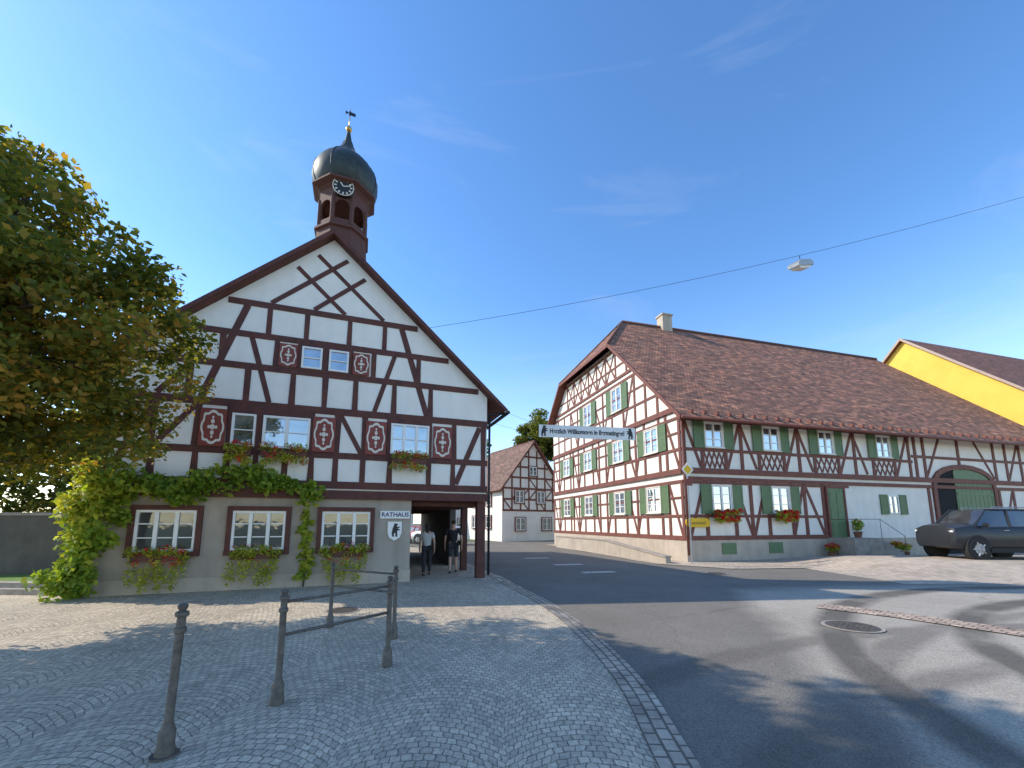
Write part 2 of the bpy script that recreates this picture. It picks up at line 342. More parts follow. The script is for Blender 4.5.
for j in range(12): box(bm,XYZ,2.58,4.84,2.22,2.384,.35+j*1.05,.50+j*1.05)
finish(bm,'passage_ceiling',MT,TH)
bm=bmesh.new(); box(bm,XYZ,-HW-.04,2.57,-.1,.35,-.045,.0); finish(bm,'plinth',MPL,TH)
bm=bmesh.new(); box(bm,XYZ,-.13+4.72,.13+4.72,0,2.37,-.03,.23); finish(bm,'corner_post',MT,TH)
bm=bmesh.new(); box(bm,XYZ,4.62,4.84,0,2.37,2.2,2.42); finish(bm,'passage_post',MT,TH)
bm=bmesh.new(); D0,D1=.0+.05,.085
def hz(z,w,a0=None,a1=None,d=0):
    half=(AP-z-.12)/SL if z>ez else HW+.02
    if a0 is None: a0=HW-half
    if a1 is None: a1=HW+half
    box(bm,F,a0,a1,z-w/2,z+w/2,D0,D1+d)
def vt(a,z0,z1,w=.16,d=-.004): 
    zr=AP-SL*abs(a-HW)-.1
    z1=min(z1,zr)
    if z1>z0+.05: 
        j=random.uniform(-.015,.015); prism(bm,F,[(a-w/2+j,z0),(a+w/2-j,z0),(a+w/2+j,z1),(a-w/2-j,z1)],D0,D1+d)
def dg(a0,z0,a1,z1,w=.15,o=0): beam(bm,F,(a0,z0),(a1,z1),w,D0,D1-.012+o)
hz(2.49,.24,d=.06); hz(2.76,.2,d=.03); hz(3.60,.18); hz(4.88,.2,d=.004); hz(5.95,.18); hz(6.86,.17); hz(7.78,.17)
for a in (.12,1.1,1.85,3.0,3.75,4.48,5.1,5.75,6.45,7.1,7.8,8.7,9.62): vt(a,2.86,3.51,.15)
for a in (.12,1.08,3.05,3.74,4.47,5.2,6.42,7.1,7.82,8.75,9.62): vt(a,3.69,4.78,.16)
for a in (1.85,2.95,4.05,4.87,5.7,6.8,8.1): vt(a,4.98,5.86,.15)
for a in (2.25,3.58,4.22,5.58,6.16,7.45): vt(a,6.04,6.775,.14)
for a in (3.3,4.3,5.45,6.4): vt(a,6.945,7.695,.13)
dg(.25,4.75,1.0,2.9,.16); dg(3.82,3.7,4.4,4.78,.13); dg(7.9,4.75,8.65,3.7,.14); dg(8.8,4.75,9.5,2.9,.16)
dg(7.8,4.98,6.95,7.7,.17); dg(1.95,4.98,2.8,7.7,.17)
dg(8.75,5.0,8.1,5.86,.14); dg(3.5,4.98,2.98,6.78,.13); dg(6.25,4.98,6.78,6.78,.13)
# straight struts running parallel to the verges and crossing as a lattice
dg(3.35,7.88,5.28,9.62,.12); dg(6.39,7.88,4.46,9.62,.12,.004)
dg(4.45,7.88,5.80,9.12,.12,.001); dg(5.29,7.88,3.94,9.12,.12,.005)
finish(bm,'timber_frame',MT,TH)
for q in ((5.08,7.15,3.62,4.80,.05,.10),(1.78,3.10,3.62,4.80,.05,.10),(4.2,5.62,5.98,6.8,.05,.095)):
    bm=bmesh.new(); box(bm,F,*q); finish(bm,'window_panelling',MT,TH)
for u0,u1,z0,z1,c in ((6.50,7.05,3.72,4.6,1),(5.18,6.33,3.72,4.6,2),(1.87,3.0,3.74,4.66,3),(4.99,5.52,6.06,6.70,1),(4.28,4.81,6.06,6.70,1)):
    window(TH,F,u0,u1,z0,z1,c,2,.06 if c>1 else .05,base=.105)
for u0,u1 in ((7.62,8.86),(5.62,6.85),(3.47,4.73)): window(TH,F,u0,u1,1.0,2.02,3,3,.06,base=.02,surround=MT,sw=.12,glass=MGLD)
for a in (7.47,4.82,3.42,1.45): ornshutter(TH,lambda u,z,d:F(u,z,d+.07),a,4.18,.58,1.0)
for a in (5.86,3.93): ornshutter(TH,lambda u,z,d:F(u,z,d+.07),a,6.38,.46,.66)
bm=bmesh.new(); ov=.60; fy,by=-.34,DEP+.4; rz=AP+.13
ea=(HW+ov); ezz=rz-SL*ea
roofslab(bm,[(ea,fy,ezz),(ea,by,ezz),(0,by,rz),(0,fy,rz)],.09); roofslab(bm,[(-ea,fy,ezz),(-ea,by,ezz),(0,by,rz),(0,fy,rz)],.09)
rf=finish(bm,'roof',[MROOF2,MT],TH)
bm=bmesh.new()
for s in (1,-1):
    M=lambda u,z,d:Vector((s*u,-d,z))
    p=Vector((ea+.02,ezz-.02))
    prism(bm,M,[(p.x,p.y-.11),(p.x,p.y+.03),(0,rz+.05),(0,rz-.11)],.34,.365)
finish(bm,'verge_board',MT,rf)
bm=bmesh.new(); cyl(bm,(ea+.05,fy,ezz-.08),(ea+.05,by,ezz-.08),.06,.06,10); cyl(bm,(HW+.1,-.02,0.1),(HW+.1,-.02,ezz-.15),.04,.04,8)
cyl(bm,(HW+.1,-.02,ezz-.15),(ea+.05,-.1,ezz-.05),.04,.04,8); finish(bm,'gutter',MBLK,rf,smooth=True)
# tower
TC=(.06,1.95); K=1.04; R8=.86*K/math.cos(math.pi/8); r8=math.pi/8
bm=bmesh.new(); lathe(bm,[(1.04*R8,9.0),(1.0*R8,10.0),(.93*R8,10.9),(.88*R8,11.6)],8,TC,r8)
tw=finish(bm,'bell_tower',MSH,TH)
bm=bmesh.new(); lathe(bm,[(.86*R8,11.55),(.97*R8,11.6),(.97*R8,11.68),(.86*R8,11.76)],8,TC,r8)
lathe(bm,[(.84*R8,12.68),(.84*R8,13.05),(.95*R8,13.15),(1.14*R8,13.24),(1.14*R8,13.30)],8,TC,r8); finish(bm,'cornice',MSH,tw)
bm=bmesh.new()
for i in range(8):
    t=2*math.pi*i/8+r8; x,y=TC[0]+.82*R8*math.cos(t),TC[1]+.82*R8*math.sin(t)
    cyl(bm,(x,y,11.75),(x,y,12.7),.075,.075,6)
    t2=2*math.pi*(i+1)/8+r8; x2,y2=TC[0]+.82*R8*math.cos(t2),TC[1]+.82*R8*math.sin(t2)
    e=(Vector((x2,y2,0))-Vector((x,y,0))); L=e.length; e.normalize(); nn=Vector((e.y,-e.x,0))
    MM=lambda u,z,d:Vector((x,y,z))+e*u+nn*d
    k=8; R=L/2-.06
    for j in range(k):
        a0,a1=math.pi*j/k,math.pi*(j+1)/k
        prism(bm,MM,[(L/2+R*math.cos(a0),12.38+R*math.sin(a0)),(L/2+R*math.cos(a1),12.38+R*math.sin(a1)),(L/2+R*math.cos(a1),12.70),(L/2+R*math.cos(a0),12.70)],-.04,.04)
    box(bm,MM,.07,L-.07,11.75,11.92,-.03,.03)
finish(bm,'belfry_arcade',MSH,tw)
bm=bmesh.new(); lathe(bm,[(.02,12.5),(.12,12.45),(.2,12.25),(.24,12.05),(.34,11.9),(.33,11.87)],14,TC); finish(bm,'bell',MBLK,tw,smooth=True)
bm=bmesh.new(); prof=[(.92,13.28),(1.00,13.40),(1.07,13.58),(1.11,13.80),(1.10,14.02),(1.03,14.24),(.90,14.46),(.73,14.66),(.56,14.83),(.41,14.99),(.29,15.16),(.20,15.36),(.14,15.56),(.095,15.78),(.055,16.0)]
lathe(bm,prof,24,TC,r8); dm=finish(bm,'onion_dome',MCOP,tw,smooth=True)
bm=bmesh.new()
for i in range(8):
    t=2*math.pi*i/8+r8
    for (ra,za),(rb,zb_) in zip(prof[:-3],prof[1:-2]): cyl(bm,(TC[0]+ra*math.cos(t),TC[1]+ra*math.sin(t),za),(TC[0]+rb*math.cos(t),TC[1]+rb*math.sin(t),zb_),.018,.018,5,cap=False)
finish(bm,'dome_ribs',MCOP,dm)
bm=bmesh.new(); cyl(bm,(TC[0],TC[1],15.9),(TC[0],TC[1],17.0),.018,.012,8)
bmesh.ops.create_uvsphere(bm,u_segments=14,v_segments=10,radius=.11,matrix=Matrix.Translation((TC[0],TC[1],16.12)))
finish(bm,'finial',MGOLD,tw,smooth=True)
bm=bmesh.new(); V=lambda u,z,d:Vector((TC[0]+u,TC[1]-d,z))
prism(bm,V,[(.03,16.74),(.2,16.72),(.2,16.84),(.03,16.86)],-.01,.01); prism(bm,V,[(-.03,16.8),(-.15,16.74),(-.15,16.87)],-.01,.01); box(bm,V,-.03,.03,16.71,16.88,-.015,.015)
finish(bm,'weather_vane',MBLK,tw)
bm=bmesh.new(); CM=lambda u,z,d:Vector((TC[0]+u,TC[1]-.80-d,z)); cz=13.0; cr=.34
prism(bm,CM,[(cr*math.cos(2*math.pi*i/32),cz+cr*math.sin(2*math.pi*i/32)) for i in range(32)],-.1,.10)
ck=finish(bm,'clock_face',MBLK,tw)
bm=bmesh.new()
for i in range(32):
    a0,a1=2*math.pi*i/32,2*math.pi*(i+1)/32
    prism(bm,CM,[(cr*math.cos(a0),cz+cr*math.sin(a0)),(cr*math.cos(a1),cz+cr*math.sin(a1)),(cr*.93*math.cos(a1),cz+cr*.93*math.sin(a1)),(cr*.93*math.cos(a0),cz+cr*.93*math.sin(a0))],.10,.12)
for i in range(12):
    a=2*math.pi*i/12; beam(bm,CM,(.21*math.cos(a),cz+.21*math.sin(a)),(.29*math.cos(a),cz+.29*math.sin(a)),.045,.101,.11)
beam(bm,CM,(0,cz),(.23,cz+.07),.03,.101,.118); beam(bm,CM,(0,cz),(-.09,cz+.13),.04,.101,.115)
finish(bm,'clock_numerals_and_hands',MCR,ck)
SG=thing('sign','white enamel name board with blue lettering above a bear crest','sign')
SG.matrix_world=Matrix.Translation(THP)@Matrix.Rotation(math.radians(THR),4,'Z')@Matrix.Translation((HW-2.78,0,0))
SM=lambda u,z,d:Vector((u,-d,z))
bm=bmesh.new(); box(bm,SM,-.42,.42,1.83,2.05,.02,.05); finish(bm,'board',MWHT,SG)
RX=Matrix.Rotation(math.radians(90),4,'X')
textmesh('RATHAUS',.175,MBLUE,SG,Matrix.Translation((0,-.055,1.94))@RX,bold=.003)
BEAR=[(-.10,-.30),(-.02,-.30),(-.03,-.15),(.03,-.12),(.05,-.30),(.14,-.30),(.12,-.12),(.13,.0),(.20,-.02),(.24,.04),(.12,.08),(.22,.12),(.24,.17),(.11,.16),(.10,.21),(.15,.27),(.11,.31),(.04,.31),(.0,.34),(-.03,.29),(-.04,.22),(-.09,.10),(-.12,-.05),(-.13,-.16)]
bm=bmesh.new(); prism(bm,SM,[(-.2,1.74),(.2,1.74),(.2,1.42),(.15,1.28),(0,1.19),(-.15,1.28),(-.2,1.42)],.02,.045); sh=finish(bm,'shield',MWHT,SG)
bm=bmesh.new(); prism(bm,SM,[(x*.62,1.49+z*.62) for x,z in BEAR],.045,.05); finish(bm,'bear_emblem',MBLK,sh)

def Mth(a,z,d,extra=0): return Matrix.Translation(THP)@Matrix.Rotation(math.radians(THR),4,'Z')@Matrix.Translation((HW-a,-d,z))
i=0
for a,w,rd_ in ((8.25,1.1,.16),(6.25,1.1,.05),(4.1,1.1,.08)):
    i+=1; flowerbox(Mth(a,.78,.05),w,'planter of trailing yellow-green foliage and red geraniums below a ground-floor window',hang=.62,red=rd_,seed=i,n=1500)
for a,w in ((6.78,.5),(5.75,1.1),(2.45,1.0)):
    i+=1; flowerbox(Mth(a,3.45,.12),w,'planter of red geraniums below an upper town hall window',hang=.25,red=.35,seed=i,n=800)
vn=thing('climbing_vine','leafy grape vine climbing the corner of the town hall','plant'); vn.matrix_world=Mth(0,0,0)
cl=[];r=random.Random(3)
for k in range(66):
    a=r.uniform(4.9,9.9); cl.append((-a,-.2-r.uniform(0,.2),2.68+r.uniform(-.26,.26)+.18*math.sin(a*2.1),.3,.16,.22,44))
for k in range(64):
    z=r.uniform(.12,2.8); a=r.gauss(9.68,.22); cl.append((-a,-.22-r.uniform(-.15,.3),z,.26,.24,.24,54))
for k in range(8): cl.append((-9.1-r.uniform(-.15,.15),-.15,2.0+r.uniform(-.4,.6),.18,.12,.22,45))
for k in range(14): cl.append((-5.1+r.uniform(-.12,.12),-.12,.3+k*.13,.2*(1-.04*k),.1,.14,22))
leafcloud('vine_foliage',cl,.12,MVINE,vn,5,flat=(0,-.6,.5))
bm=bmesh.new()
pts=[(-9.8,-.1,0),(-9.6,-.12,1),(-9.75,-.12,2),(-9.4,-.12,2.6),(-8,-.12,2.68),(-6.5,-.12,2.6),(-5,-.12,2.7)]
for p,q in zip(pts,pts[1:]): cyl(bm,p,q,.04,.035,7,cap=False)
pts=[(-5.1,-.08,0),(-5.05,-.08,1),(-5.15,-.08,2.1)]
for p,q in zip(pts,pts[1:]): cyl(bm,p,q,.025,.02,7,cap=False)
finish(bm,'vine_stem',MBARK,vn,smooth=True)

# ================================================================== FARMHOUSE
RHP=Vector((7.75,18.45,0)); RHR=15.7
RH=thing('farmhouse','long half-timbered farmhouse with green shutters, barn gate and brown tiled roof','building',RHP,RHR)
W=15.8; LL=28.0; EZ=6.95; RS=9.2; k=.98; RZ=EZ+RS*k; RE=RZ-(W-RS)*k
A=lambda u,z,d:Vector((u,-d,z)); B=lambda s,z,d:Vector((-d,s,z))
HZ=12.35; h1=(HZ-EZ)/k; h2=W-(HZ-RE)/k
bm=bmesh.new(); 
prism(bm,lambda u,z,d:Vector((d,u,z)),[(0,0-.1),(W,-.1),(W,RE),(h2,HZ),(h1,HZ),(0,EZ)],0,LL); finish(bm,'wall',MWW,RH)
bm=bmesh.new(); box(bm,A,-.03,16.2,-.1,.93,.0,.05); box(bm,B,-.05,W,-.1,.93,.0,.05); finish(bm,'plinth',MPL,RH)
bm=bmesh.new(); D0,D1=-.02,.045
def bx(M,u0,u1,z0,z1,d=0): box(bm,M,u0,u1,z0,z1,D0,D1+d)
bx(A,-.06,8.3,.94,1.13,.03); bx(A,0,28,3.62,3.80,.02); bx(A,-.06,28,3.95,4.2,.06); bx(A,0,15,5.0,5.14); bx(A,-.06,28,6.55,6.8,.02); bx(A,0,15,6.42,6.54)
bx(A,0,8.3,1.95,2.08); bx(A,0,10,3.48,3.6)
for u in (0.12,1.1,2.42,3.35,4.38,5.92,6.9,7.9,9.52,10.7,12.0,13.62,14.8): bx(A,u-.09,u+.09,4.2,6.42,-.004)
for u in (0.12,1.15,2.75,3.7,4.7,6.15,7.0,8.2): bx(A,u-.09,u+.09,1.13,3.62,-.004)
def bd(M,p,q,w=.14): beam(bm,M,p,q,w,D0,D1-.014)
for u0,u1 in ((2.5,3.3),(6.0,6.85),(9.6,10.6),(13.7,14.7)): bd(A,(u0,4.25),(u1,6.4)); bd(A,(u1+.9,4.25),(u1+.05,6.4)) if u1<14 else None
bd(A,(.2,6.4),(1.0,4.25)); bd(A,(.25,1.15),(1.05,3.5)); bd(A,(2.85,3.5),(3.65,1.15)); bd(A,(3.8,1.15),(4.6,3.5)); bd(A,(6.2,1.15),(6.95,3.5)); bd(A,(7.1,3.5),(8.1,1.15))
for u0,u1 in ((1.2,2.33),(4.47,5.83),(7.99,9.43),(12.09,13.53)):
    n=4; z0,z1=4.24,4.98; w=(u1-u0)/n
    for j in range(n):
        bd(A,(u0+j*w,z0),(u0+(j+1)*w,z1),.07); bd(A,(u0+j*w,z1),(u0+(j+1)*w,z0),.069)
for u in (15.3,16.0,18.9,22.1,23.2,24.6,26,27.9): bx(A,u-.1,u+.1,4.2,6.55,-.004)
for u in (16.0,22.1,23.4,24.8,26.2,27.9): bx(A,u-.1,u+.1,.6,3.62,-.004)
bx(A,15,28,5.3,5.45,-.002); bd(A,(16.1,4.3),(17.4,6.5)); bd(A,(20.4,6.5),(21.9,4.3)); bd(A,(23.3,4.3),(24.5,6.5)); bd(A,(26.1,6.5),(27.7,4.3)); bd(A,(22.2,1),(23.3,3.5)); bd(A,(24.9,3.5),(26.1,1)); bx(A,22,28,2.1,2.25)
def hb(z,w,d=0): 
    s0=max(0,(z-EZ)/k)+(.1 if z>EZ else 0); s1=min(W,W-(z-RE)/k)
    bx(B,s0,s1,z-w/2,z+w/2,d)
hb(1.03,.2,.03); hb(2.02,.12); hb(2.85,.09); hb(3.58,.14); hb(4.05,.25,.06); hb(5.07,.13); hb(5.85,.09); hb(6.55,.13); hb(7.0,.25,.06); hb(8.1,.12); hb(9.0,.1); hb(9.9,.14); hb(10.25,.16,.03); hb(11.0,.1); hb(12.1,.14)
for u in (.1,1.05,1.6,2.85,3.7,4.8,6.1,7.0,7.9,8.75,10.05,11.0,11.9,12.4,13.6,14.6,15.7): bx(B,u-.08,u+.08,1.13,3.5,-.004); bx(B,u-.08,u+.08,4.17,6.9,-.004)
for u in (1.6,2.6,3.6,4.8,6.1,7.2,8.6,10.0,11.0,12.2,13.4,14.6):
    zt=min(9.83,EZ+u*k-.2,RE+(W-u)*k-.2); 
    if zt>7.2: bx(B,u-.08,u+.08,7.12,zt,-.004)
for u in (4.3,5.5,6.7,7.9,9.1,10.3,11.5,12.7): 
    zt=min(12.0,EZ+u*k-.2,RE+(W-u)*k-.2)
    if zt>10.4: bx(B,u-.07,u+.07,10.33,zt,-.004)
for z0,z1 in ((1.15,3.5),(4.2,6.5)):
    for s0,s1 in ((.2,1.0),(3.75,2.95),(3.8,4.7),(6.95,6.2),(7.95,8.65),(10.95,10.15),(11.1,11.8),(14.5,13.7),(14.7,15.6)): bd(B,(s0,z0),(s1,z1),.13)
for s0,s1 in ((4.7,3.7),(7.1,6.2),(7.3,8.5),(11,10.1),(11.1,12.1)): bd(B,(s0,7.15),(s1,9.8),.13)
for s in (5.5,6.7,7.9,9.1,10.3,11.5): bd(B,(s+.08,10.35),(s+1.12,12.0),.12); bd(B,(s+1.12,10.35),(s+.08,12.0),.119)
finish(bm,'timber_frame',MTR,RH)
for u0,u1 in ((1.2,2.33),(4.47,5.83),(7.99,9.43),(12.09,13.53)):
    c=(u0+u1)/2; window(RH,A,c-.5,c+.5,5.2,6.38,2,3,.06,base=.03,surround=MCR,sw=.05,glass=MGLS)
    shutter(RH,A,c-1.12,c-.58,5.15,6.42,MGR,d=.05); shutter(RH,A,c+.58,c+1.12,5.15,6.42,MGR,d=.05)
for c in (2.0,5.45):
    window(RH,A,c-.52,c+.52,2.17,3.42,2,3,.06,base=.03,surround=MCR,sw=.05); shutter(RH,A,c-1.16,c-.6,2.12,3.46,MGR,d=.05); shutter(RH,A,c+.6,c+1.16,2.12,3.46,MGR,d=.05)
window(RH,A,12.75,13.5,2.2,3.15,2,2,.05,base=.02); shutter(RH,A,12.15,12.68,2.15,3.2,MGR,d=.02); shutter(RH,A,13.57,14.1,2.15,3.2,MGR,d=.02)
for row,(z0,z1),cs in ((0,(2.2,3.45),(2.2,5.45,9.4,13.0)),(1,(5.2,6.45),(2.2,5.45,9.4,13.0)),(2,(8.25,9.7),(5.45,9.3))):
    for c in cs:
        window(RH,B,c-.55,c+.55,z0,z1,2,3,.07,base=.03,surround=MCR,sw=.05); shutter(RH,B,c-1.2,c-.62,z0-.04,z1+.04,MGR,d=.05); shutter(RH,B,c+.62,c+1.2,z0-.04,z1+.04,MGR,d=.05)
for u in (2.2,4.9): 
    bm=bmesh.new(); box(bm,A,u-.4,u+.4,.3,.8,.05,.08); finish(bm,'cellar_hatch',MGR,RH)
bm=bmesh.new(); box(bm,A,8.45,9.5,1.0,3.45,.03,.08); 
for j in range(3):
    for q in range(2): box(bm,A,8.55+q*.47,8.93+q*.47,1.12+j*.75,1.75+j*.75,.08,.095)
dr=finish(bm,'door',MGR,RH)
bm=bmesh.new(); box(bm,A,8.33,8.44,1.0,3.57,.0,.11); box(bm,A,9.51,9.62,1.0,3.57,.0,.11); box(bm,A,8.44,9.51,3.46,3.57,.0,.108); finish(bm,'door_frame',MTR,dr)
bm=bmesh.new(); cyl(bm,A(9.4,2.05,.09),A(9.4,2.05,.15),.025,.02,8); finish(bm,'door_handle',MGREY,dr)
def arch(u0,u1,z0,zs,n=10,inset=0):
    c=(u0+u1)/2; r=(u1-u0)/2-inset; pts=[(c-r,z0)]
    for i in range(n+1):
        t=math.pi-math.pi*i/n; pts.append((c+r*math.cos(t),zs+(5.05-inset-zs)*math.sin(t)**.8 if 0<i<n else zs))
    pts.append((c+r,z0)); return pts
bm=bmesh.new(); o=arch(16.3,21.8,.0,3.7); ii=arch(16.3,21.8,.0,3.7,inset=.28)
for a_,b_,c_,d_ in zip(o,o[1:],ii[1:],ii): prism(bm,A,[a_,b_,c_,d_],-.02,.1)
finish(bm,'gate_arch',MTR,RH)
bm=bmesh.new(); prism(bm,A,ii,-.02,.012); finish(bm,'gate_opening_shade',pm('painted_interior_dark',(.012,.011,.01),(.008,.008,.008),2,.95),RH)  # flat near-black panel paints the unlit barn interior onto the wall
bm=bmesh.new()
pr=[(18.2,0.0),(18.2,4.6)]+[p for p in ii if p[0]>18.25]
prism(bm,A,pr,.02,.05)
for j in range(9): box(bm,A,18.3+j*.37,18.33+j*.37,.1,3.9,.05,.06)
box(bm,A,18.25,21.4,1.1,1.25,.05,.075); box(bm,A,18.25,21.4,3.3,3.45,.05,.075)
finish(bm,'barn_gate',MGR,RH)
bm=bmesh.new(); OV=.75; z_e=EZ-OV*k+.2; zr=RZ+.2; zb=RE-.6*k+.2; HL=2.85
xo=-.55; hz_=HZ+.05; hs1=(hz_-EZ-.0)/k-.2; hs2=W-(hz_-RE)/k+.2
P0=(xo,-OV,z_e); P1=(LL+.3,-OV,z_e); R0=(HL,RS,zr); R1=(LL+.3,RS,zr)
hA=(xo,hs1,EZ+hs1*k+.2); hB=(xo,hs2,RE+(W-hs2)*k+.2); 
Bk0=(xo,W+.6,zb); Bk1=(LL+.3,W+.6,zb)
roofslab(bm,[P0,P1,R1,R0,hA],.16); roofslab(bm,[Bk0,Bk1,R1,R0,hB],.16,(3,1)); 
roofslab(bm,[hA,hB,R0],.14,(7,2))
rr=finish(bm,'roof',[MROOF,MTR],RH)
bm=bmesh.new()
cyl(bm,(HL,RS,zr+.02),(LL+.3,RS,zr+.02),.12,.12,8); cyl(bm,hA,R0,.1,.1,8); cyl(bm,hB,R0,.1,.1,8); finish(bm,'ridge_tiles',MBOX,rr,smooth=True)
bm=bmesh.new(); cyl(bm,(xo,-OV-.07,z_e-.1),(LL+.3,-OV-.07,z_e-.1),.08,.08,10); cyl(bm,(0.0,-.1,.3),(0.0,-.1,z_e-.1),.045,.045,8); finish(bm,'gutter',MTR,rr,smooth=True)
bm=bmesh.new(); box(bm,lambda u,z,d:Vector((u,d,z)),-.06,.06,6.62,6.76,-.62,0); re0=finish(bm,'rafter_end',MTR,rr); re0.location=(.2,0,0)
for j in range(1,40):
    o=re0.copy(); o.parent=rr; o.location=(.2+j*.7,0,0); COL.objects.link(o)
bm=bmesh.new(); prism(bm,lambda s,z,d:Vector((xo-.03+d,s,z)),[(-OV,z_e-.2),(-OV,z_e+.03),(hA[1],hA[2]+.03),(hA[1],hA[2]-.22)],-.02,.03)
prism(bm,lambda s,z,d:Vector((xo-.03+d,s,z)),[(W+.6,zb-.2),(W+.6,zb+.03),(hB[1],hB[2]+.03),(hB[1],hB[2]-.22)],-.02,.03)
prism(bm,lambda s,z,d:Vector((xo-.05+d,s,z)),[(hA[1],hA[2]-.2),(hB[1],hB[2]-.2),(hB[1],hB[2]-.02),(hA[1],hA[2]-.02)],-.02,.03)
finish(bm,'verge_board',MTR,rr)
bm=bmesh.new(); box(bm,XYZ,6.0,6.8,15.0,17.0,8.8,9.5); box(bm,XYZ,5.93,6.87,17.0,17.12,8.73,9.57); finish(bm,'chimney',MPL,rr)
ST=thing('entrance_stairs','stone steps with slim iron handrail leading to the green house door','stairs',RHP,RHR)
bm=bmesh.new(); box(bm,A,8.1,10.0,0,.98,.06,1.35)
for j in range(5): box(bm,A,10.0+j*.32,10.32+j*.32,0,.98-(j+1)*.165,.06,1.35)
finish(bm,'steps',MSTN,ST)
bm=bmesh.new()
for u,z in ((10.0,.98),(11.55,.15)): cyl(bm,A(u,z,1.28),A(u,z+.9,1.28),.012,.012,6)
cyl(bm,A(8.15,1.88,.2),A(8.15,1.88,1.28),.013,.013,6)
cyl(bm,A(8.15,1.88,1.28),A(10,1.88,1.28),.013,.013,6); cyl(bm,A(10,1.88,1.28),A(11.6,1.05,1.28),.013,.013,6)
finish(bm,'handrail',MIRON,ST)
def Mrh(M,u,z,d,rotz=0): return Matrix.Translation(RHP)@Matrix.Rotation(math.radians(RHR),4,'Z')@Matrix.Translation(M(u,z,d))@Matrix.Rotation(math.radians(rotz),4,'Z')
for u in (2.0,5.45): i+=1; flowerbox(Mrh(A,u,1.95,.1),1.3,'planter of bright red geraniums below a shuttered farmhouse window',hang=.25,red=1.6,seed=i,n=800,scale=1.5)
MPOT=pm('terracotta',(.3,.12,.07),(.22,.09,.05),5,.8)
def potplant(loc,label,h=.5,red=1.0,seed=1,mat=MHANG):
    root=thing('potted_plant',label,'plant',loc,group='potted plants beside the steps')
    bm=bmesh.new(); lathe(bm,[(.13,0),(.19,.28),(.21,.3),(.17,.3)],14); finish(bm,'pot',MPOT,root,smooth=True,angle=40)
    leafcloud('foliage',[(0,0,.35+h*.4,.28,.28,h*.45,350)],.08,mat,root,seed); 
    if red: leafcloud('blossoms',[(0,0,.4+h*.5,.3,.3,h*.35,int(160*red))],.07,MFLR,root,seed+9)
def rw(M,u,z,d): return Mrh(M,u,z,d).translation
potplant(rw(A,7.7,0,.6),'terracotta pot of red flowers at the foot of the plinth',.4,1.5,31); potplant(rw(A,9.75,.98,.4),'green potted shrub on the landing beside the door',.7,.1,32,MVINE)
potplant(rw(A,12.2,0,.5),'terracotta pot of mixed flowers beside the steps',.5,.8,33); potplant(rw(A,11.9,0,1.0),'small leafy pot at the bottom step',.4,.2,34)
LW=thing('retaining_wall','low grey rendered retaining wall along the farmhouse gable','wall',RHP,RHR)
bm=bmesh.new(); prism(bm,lambda s,z,d:Vector((-1.3+d,s,z)),[(-.4,0),(12,0),(12,.75),(5,.75),(-.4,.25)],-.12,.12); finish(bm,'wall',MG,LW)
bm=bmesh.new(); prism(bm,lambda s,z,d:Vector((-1.3+d,s,z)),[(-.42,.25),(5,.75),(12,.75),(12,.81),(5,.81),(-.42,.31)],-.16,.16); finish(bm,'coping',MSTN,LW)

# signs
ys=thing('guide_sign','oval-ended yellow board with faded dark lettering fixed at the house corner','sign'); ys.matrix_world=Mrh(A,.55,0,.06)
def capsule(w,h,zc,n=8):
    r=h/2; return [(w/2-r+r*math.sin(math.pi*q/n),zc-r*math.cos(math.pi*q/n)) for q in range(n+1)]+[(-w/2+r-r*math.sin(math.pi*q/n),zc+r*math.cos(math.pi*q/n)) for q in range(n+1)]
bm=bmesh.new(); prism(bm,SM,capsule(1.3,.40,1.72),.03,.07); yb_=finish(bm,'board',MYEL,ys)
bm=bmesh.new()
rs=random.Random(4); x=-.44
while x<.44:
    hh=rs.choice((.07,.07,.12)); box(bm,SM,x,x+.022,1.72-.06,1.72-.06+hh,.07,.074); x+=rs.choice((.04,.05,.06)); 
box(bm,SM,-.44,.44,1.61,1.622,.07,.074); finish(bm,'faded_lettering',MBLK,yb_)
hs=thing('traffic_sign','small diamond priority sign and plate mounted on a slim grey pole','sign'); hs.matrix_world=Mrh(A,-.35,0,.7)
bm=bmesh.new(); cyl(bm,(0,0,0),(0,0,4.3),.03,.03,8); finish(bm,'pole',MGREY,hs)
bm=bmesh.new(); prism(bm,SM,[(-.3,4.0),(0,3.7),(.3,4.0),(0,4.3)],.035,.05); bb=finish(bm,'diamond_plate',MWHT,hs)
bm=bmesh.new(); prism(bm,SM,[(-.22,4.0),(0,3.78),(.22,4.0),(0,4.22)],.05,.055); finish(bm,'yellow_centre',MYEL,bb)
bm=bmesh.new(); box(bm,SM,-.2,.2,3.3,3.6,.035,.05); finish(bm,'lower_plate',MRED,hs)

# ================================================================== other buildings
YB=thing('yellow_barn','bright yellow rendered building with red-brown tiled gable roof','building',RHP,RHR)
YZ=17.7; YS=8.2
bm=bmesh.new(); prism(bm,lambda u,z,d:Vector((d,u,z)),[(0,-.1),(2*YS,-.1),(2*YS,YZ-YS),(YS,YZ),(0,YZ-YS)],30.3,50); finish(bm,'wall',MYW,YB)
bm=bmesh.new()
roofslab(bm,[(30.0,-.5,YZ-YS-.3),(50.5,-.5,YZ-YS-.3),(50.5,YS,YZ+.22),(30.0,YS,YZ+.22)],.16); roofslab(bm,[(30.0,2*YS+.5,YZ-YS-.3),(50.5,2*YS+.5,YZ-YS-.3),(50.5,YS,YZ+.22),(30.0,YS,YZ+.22)],.16); yr=finish(bm,'roof',[MROOF2,MTR],YB)
bm=bmesh.new(); Mx=lambda u,z,d:Vector((29.95+d,u,z))
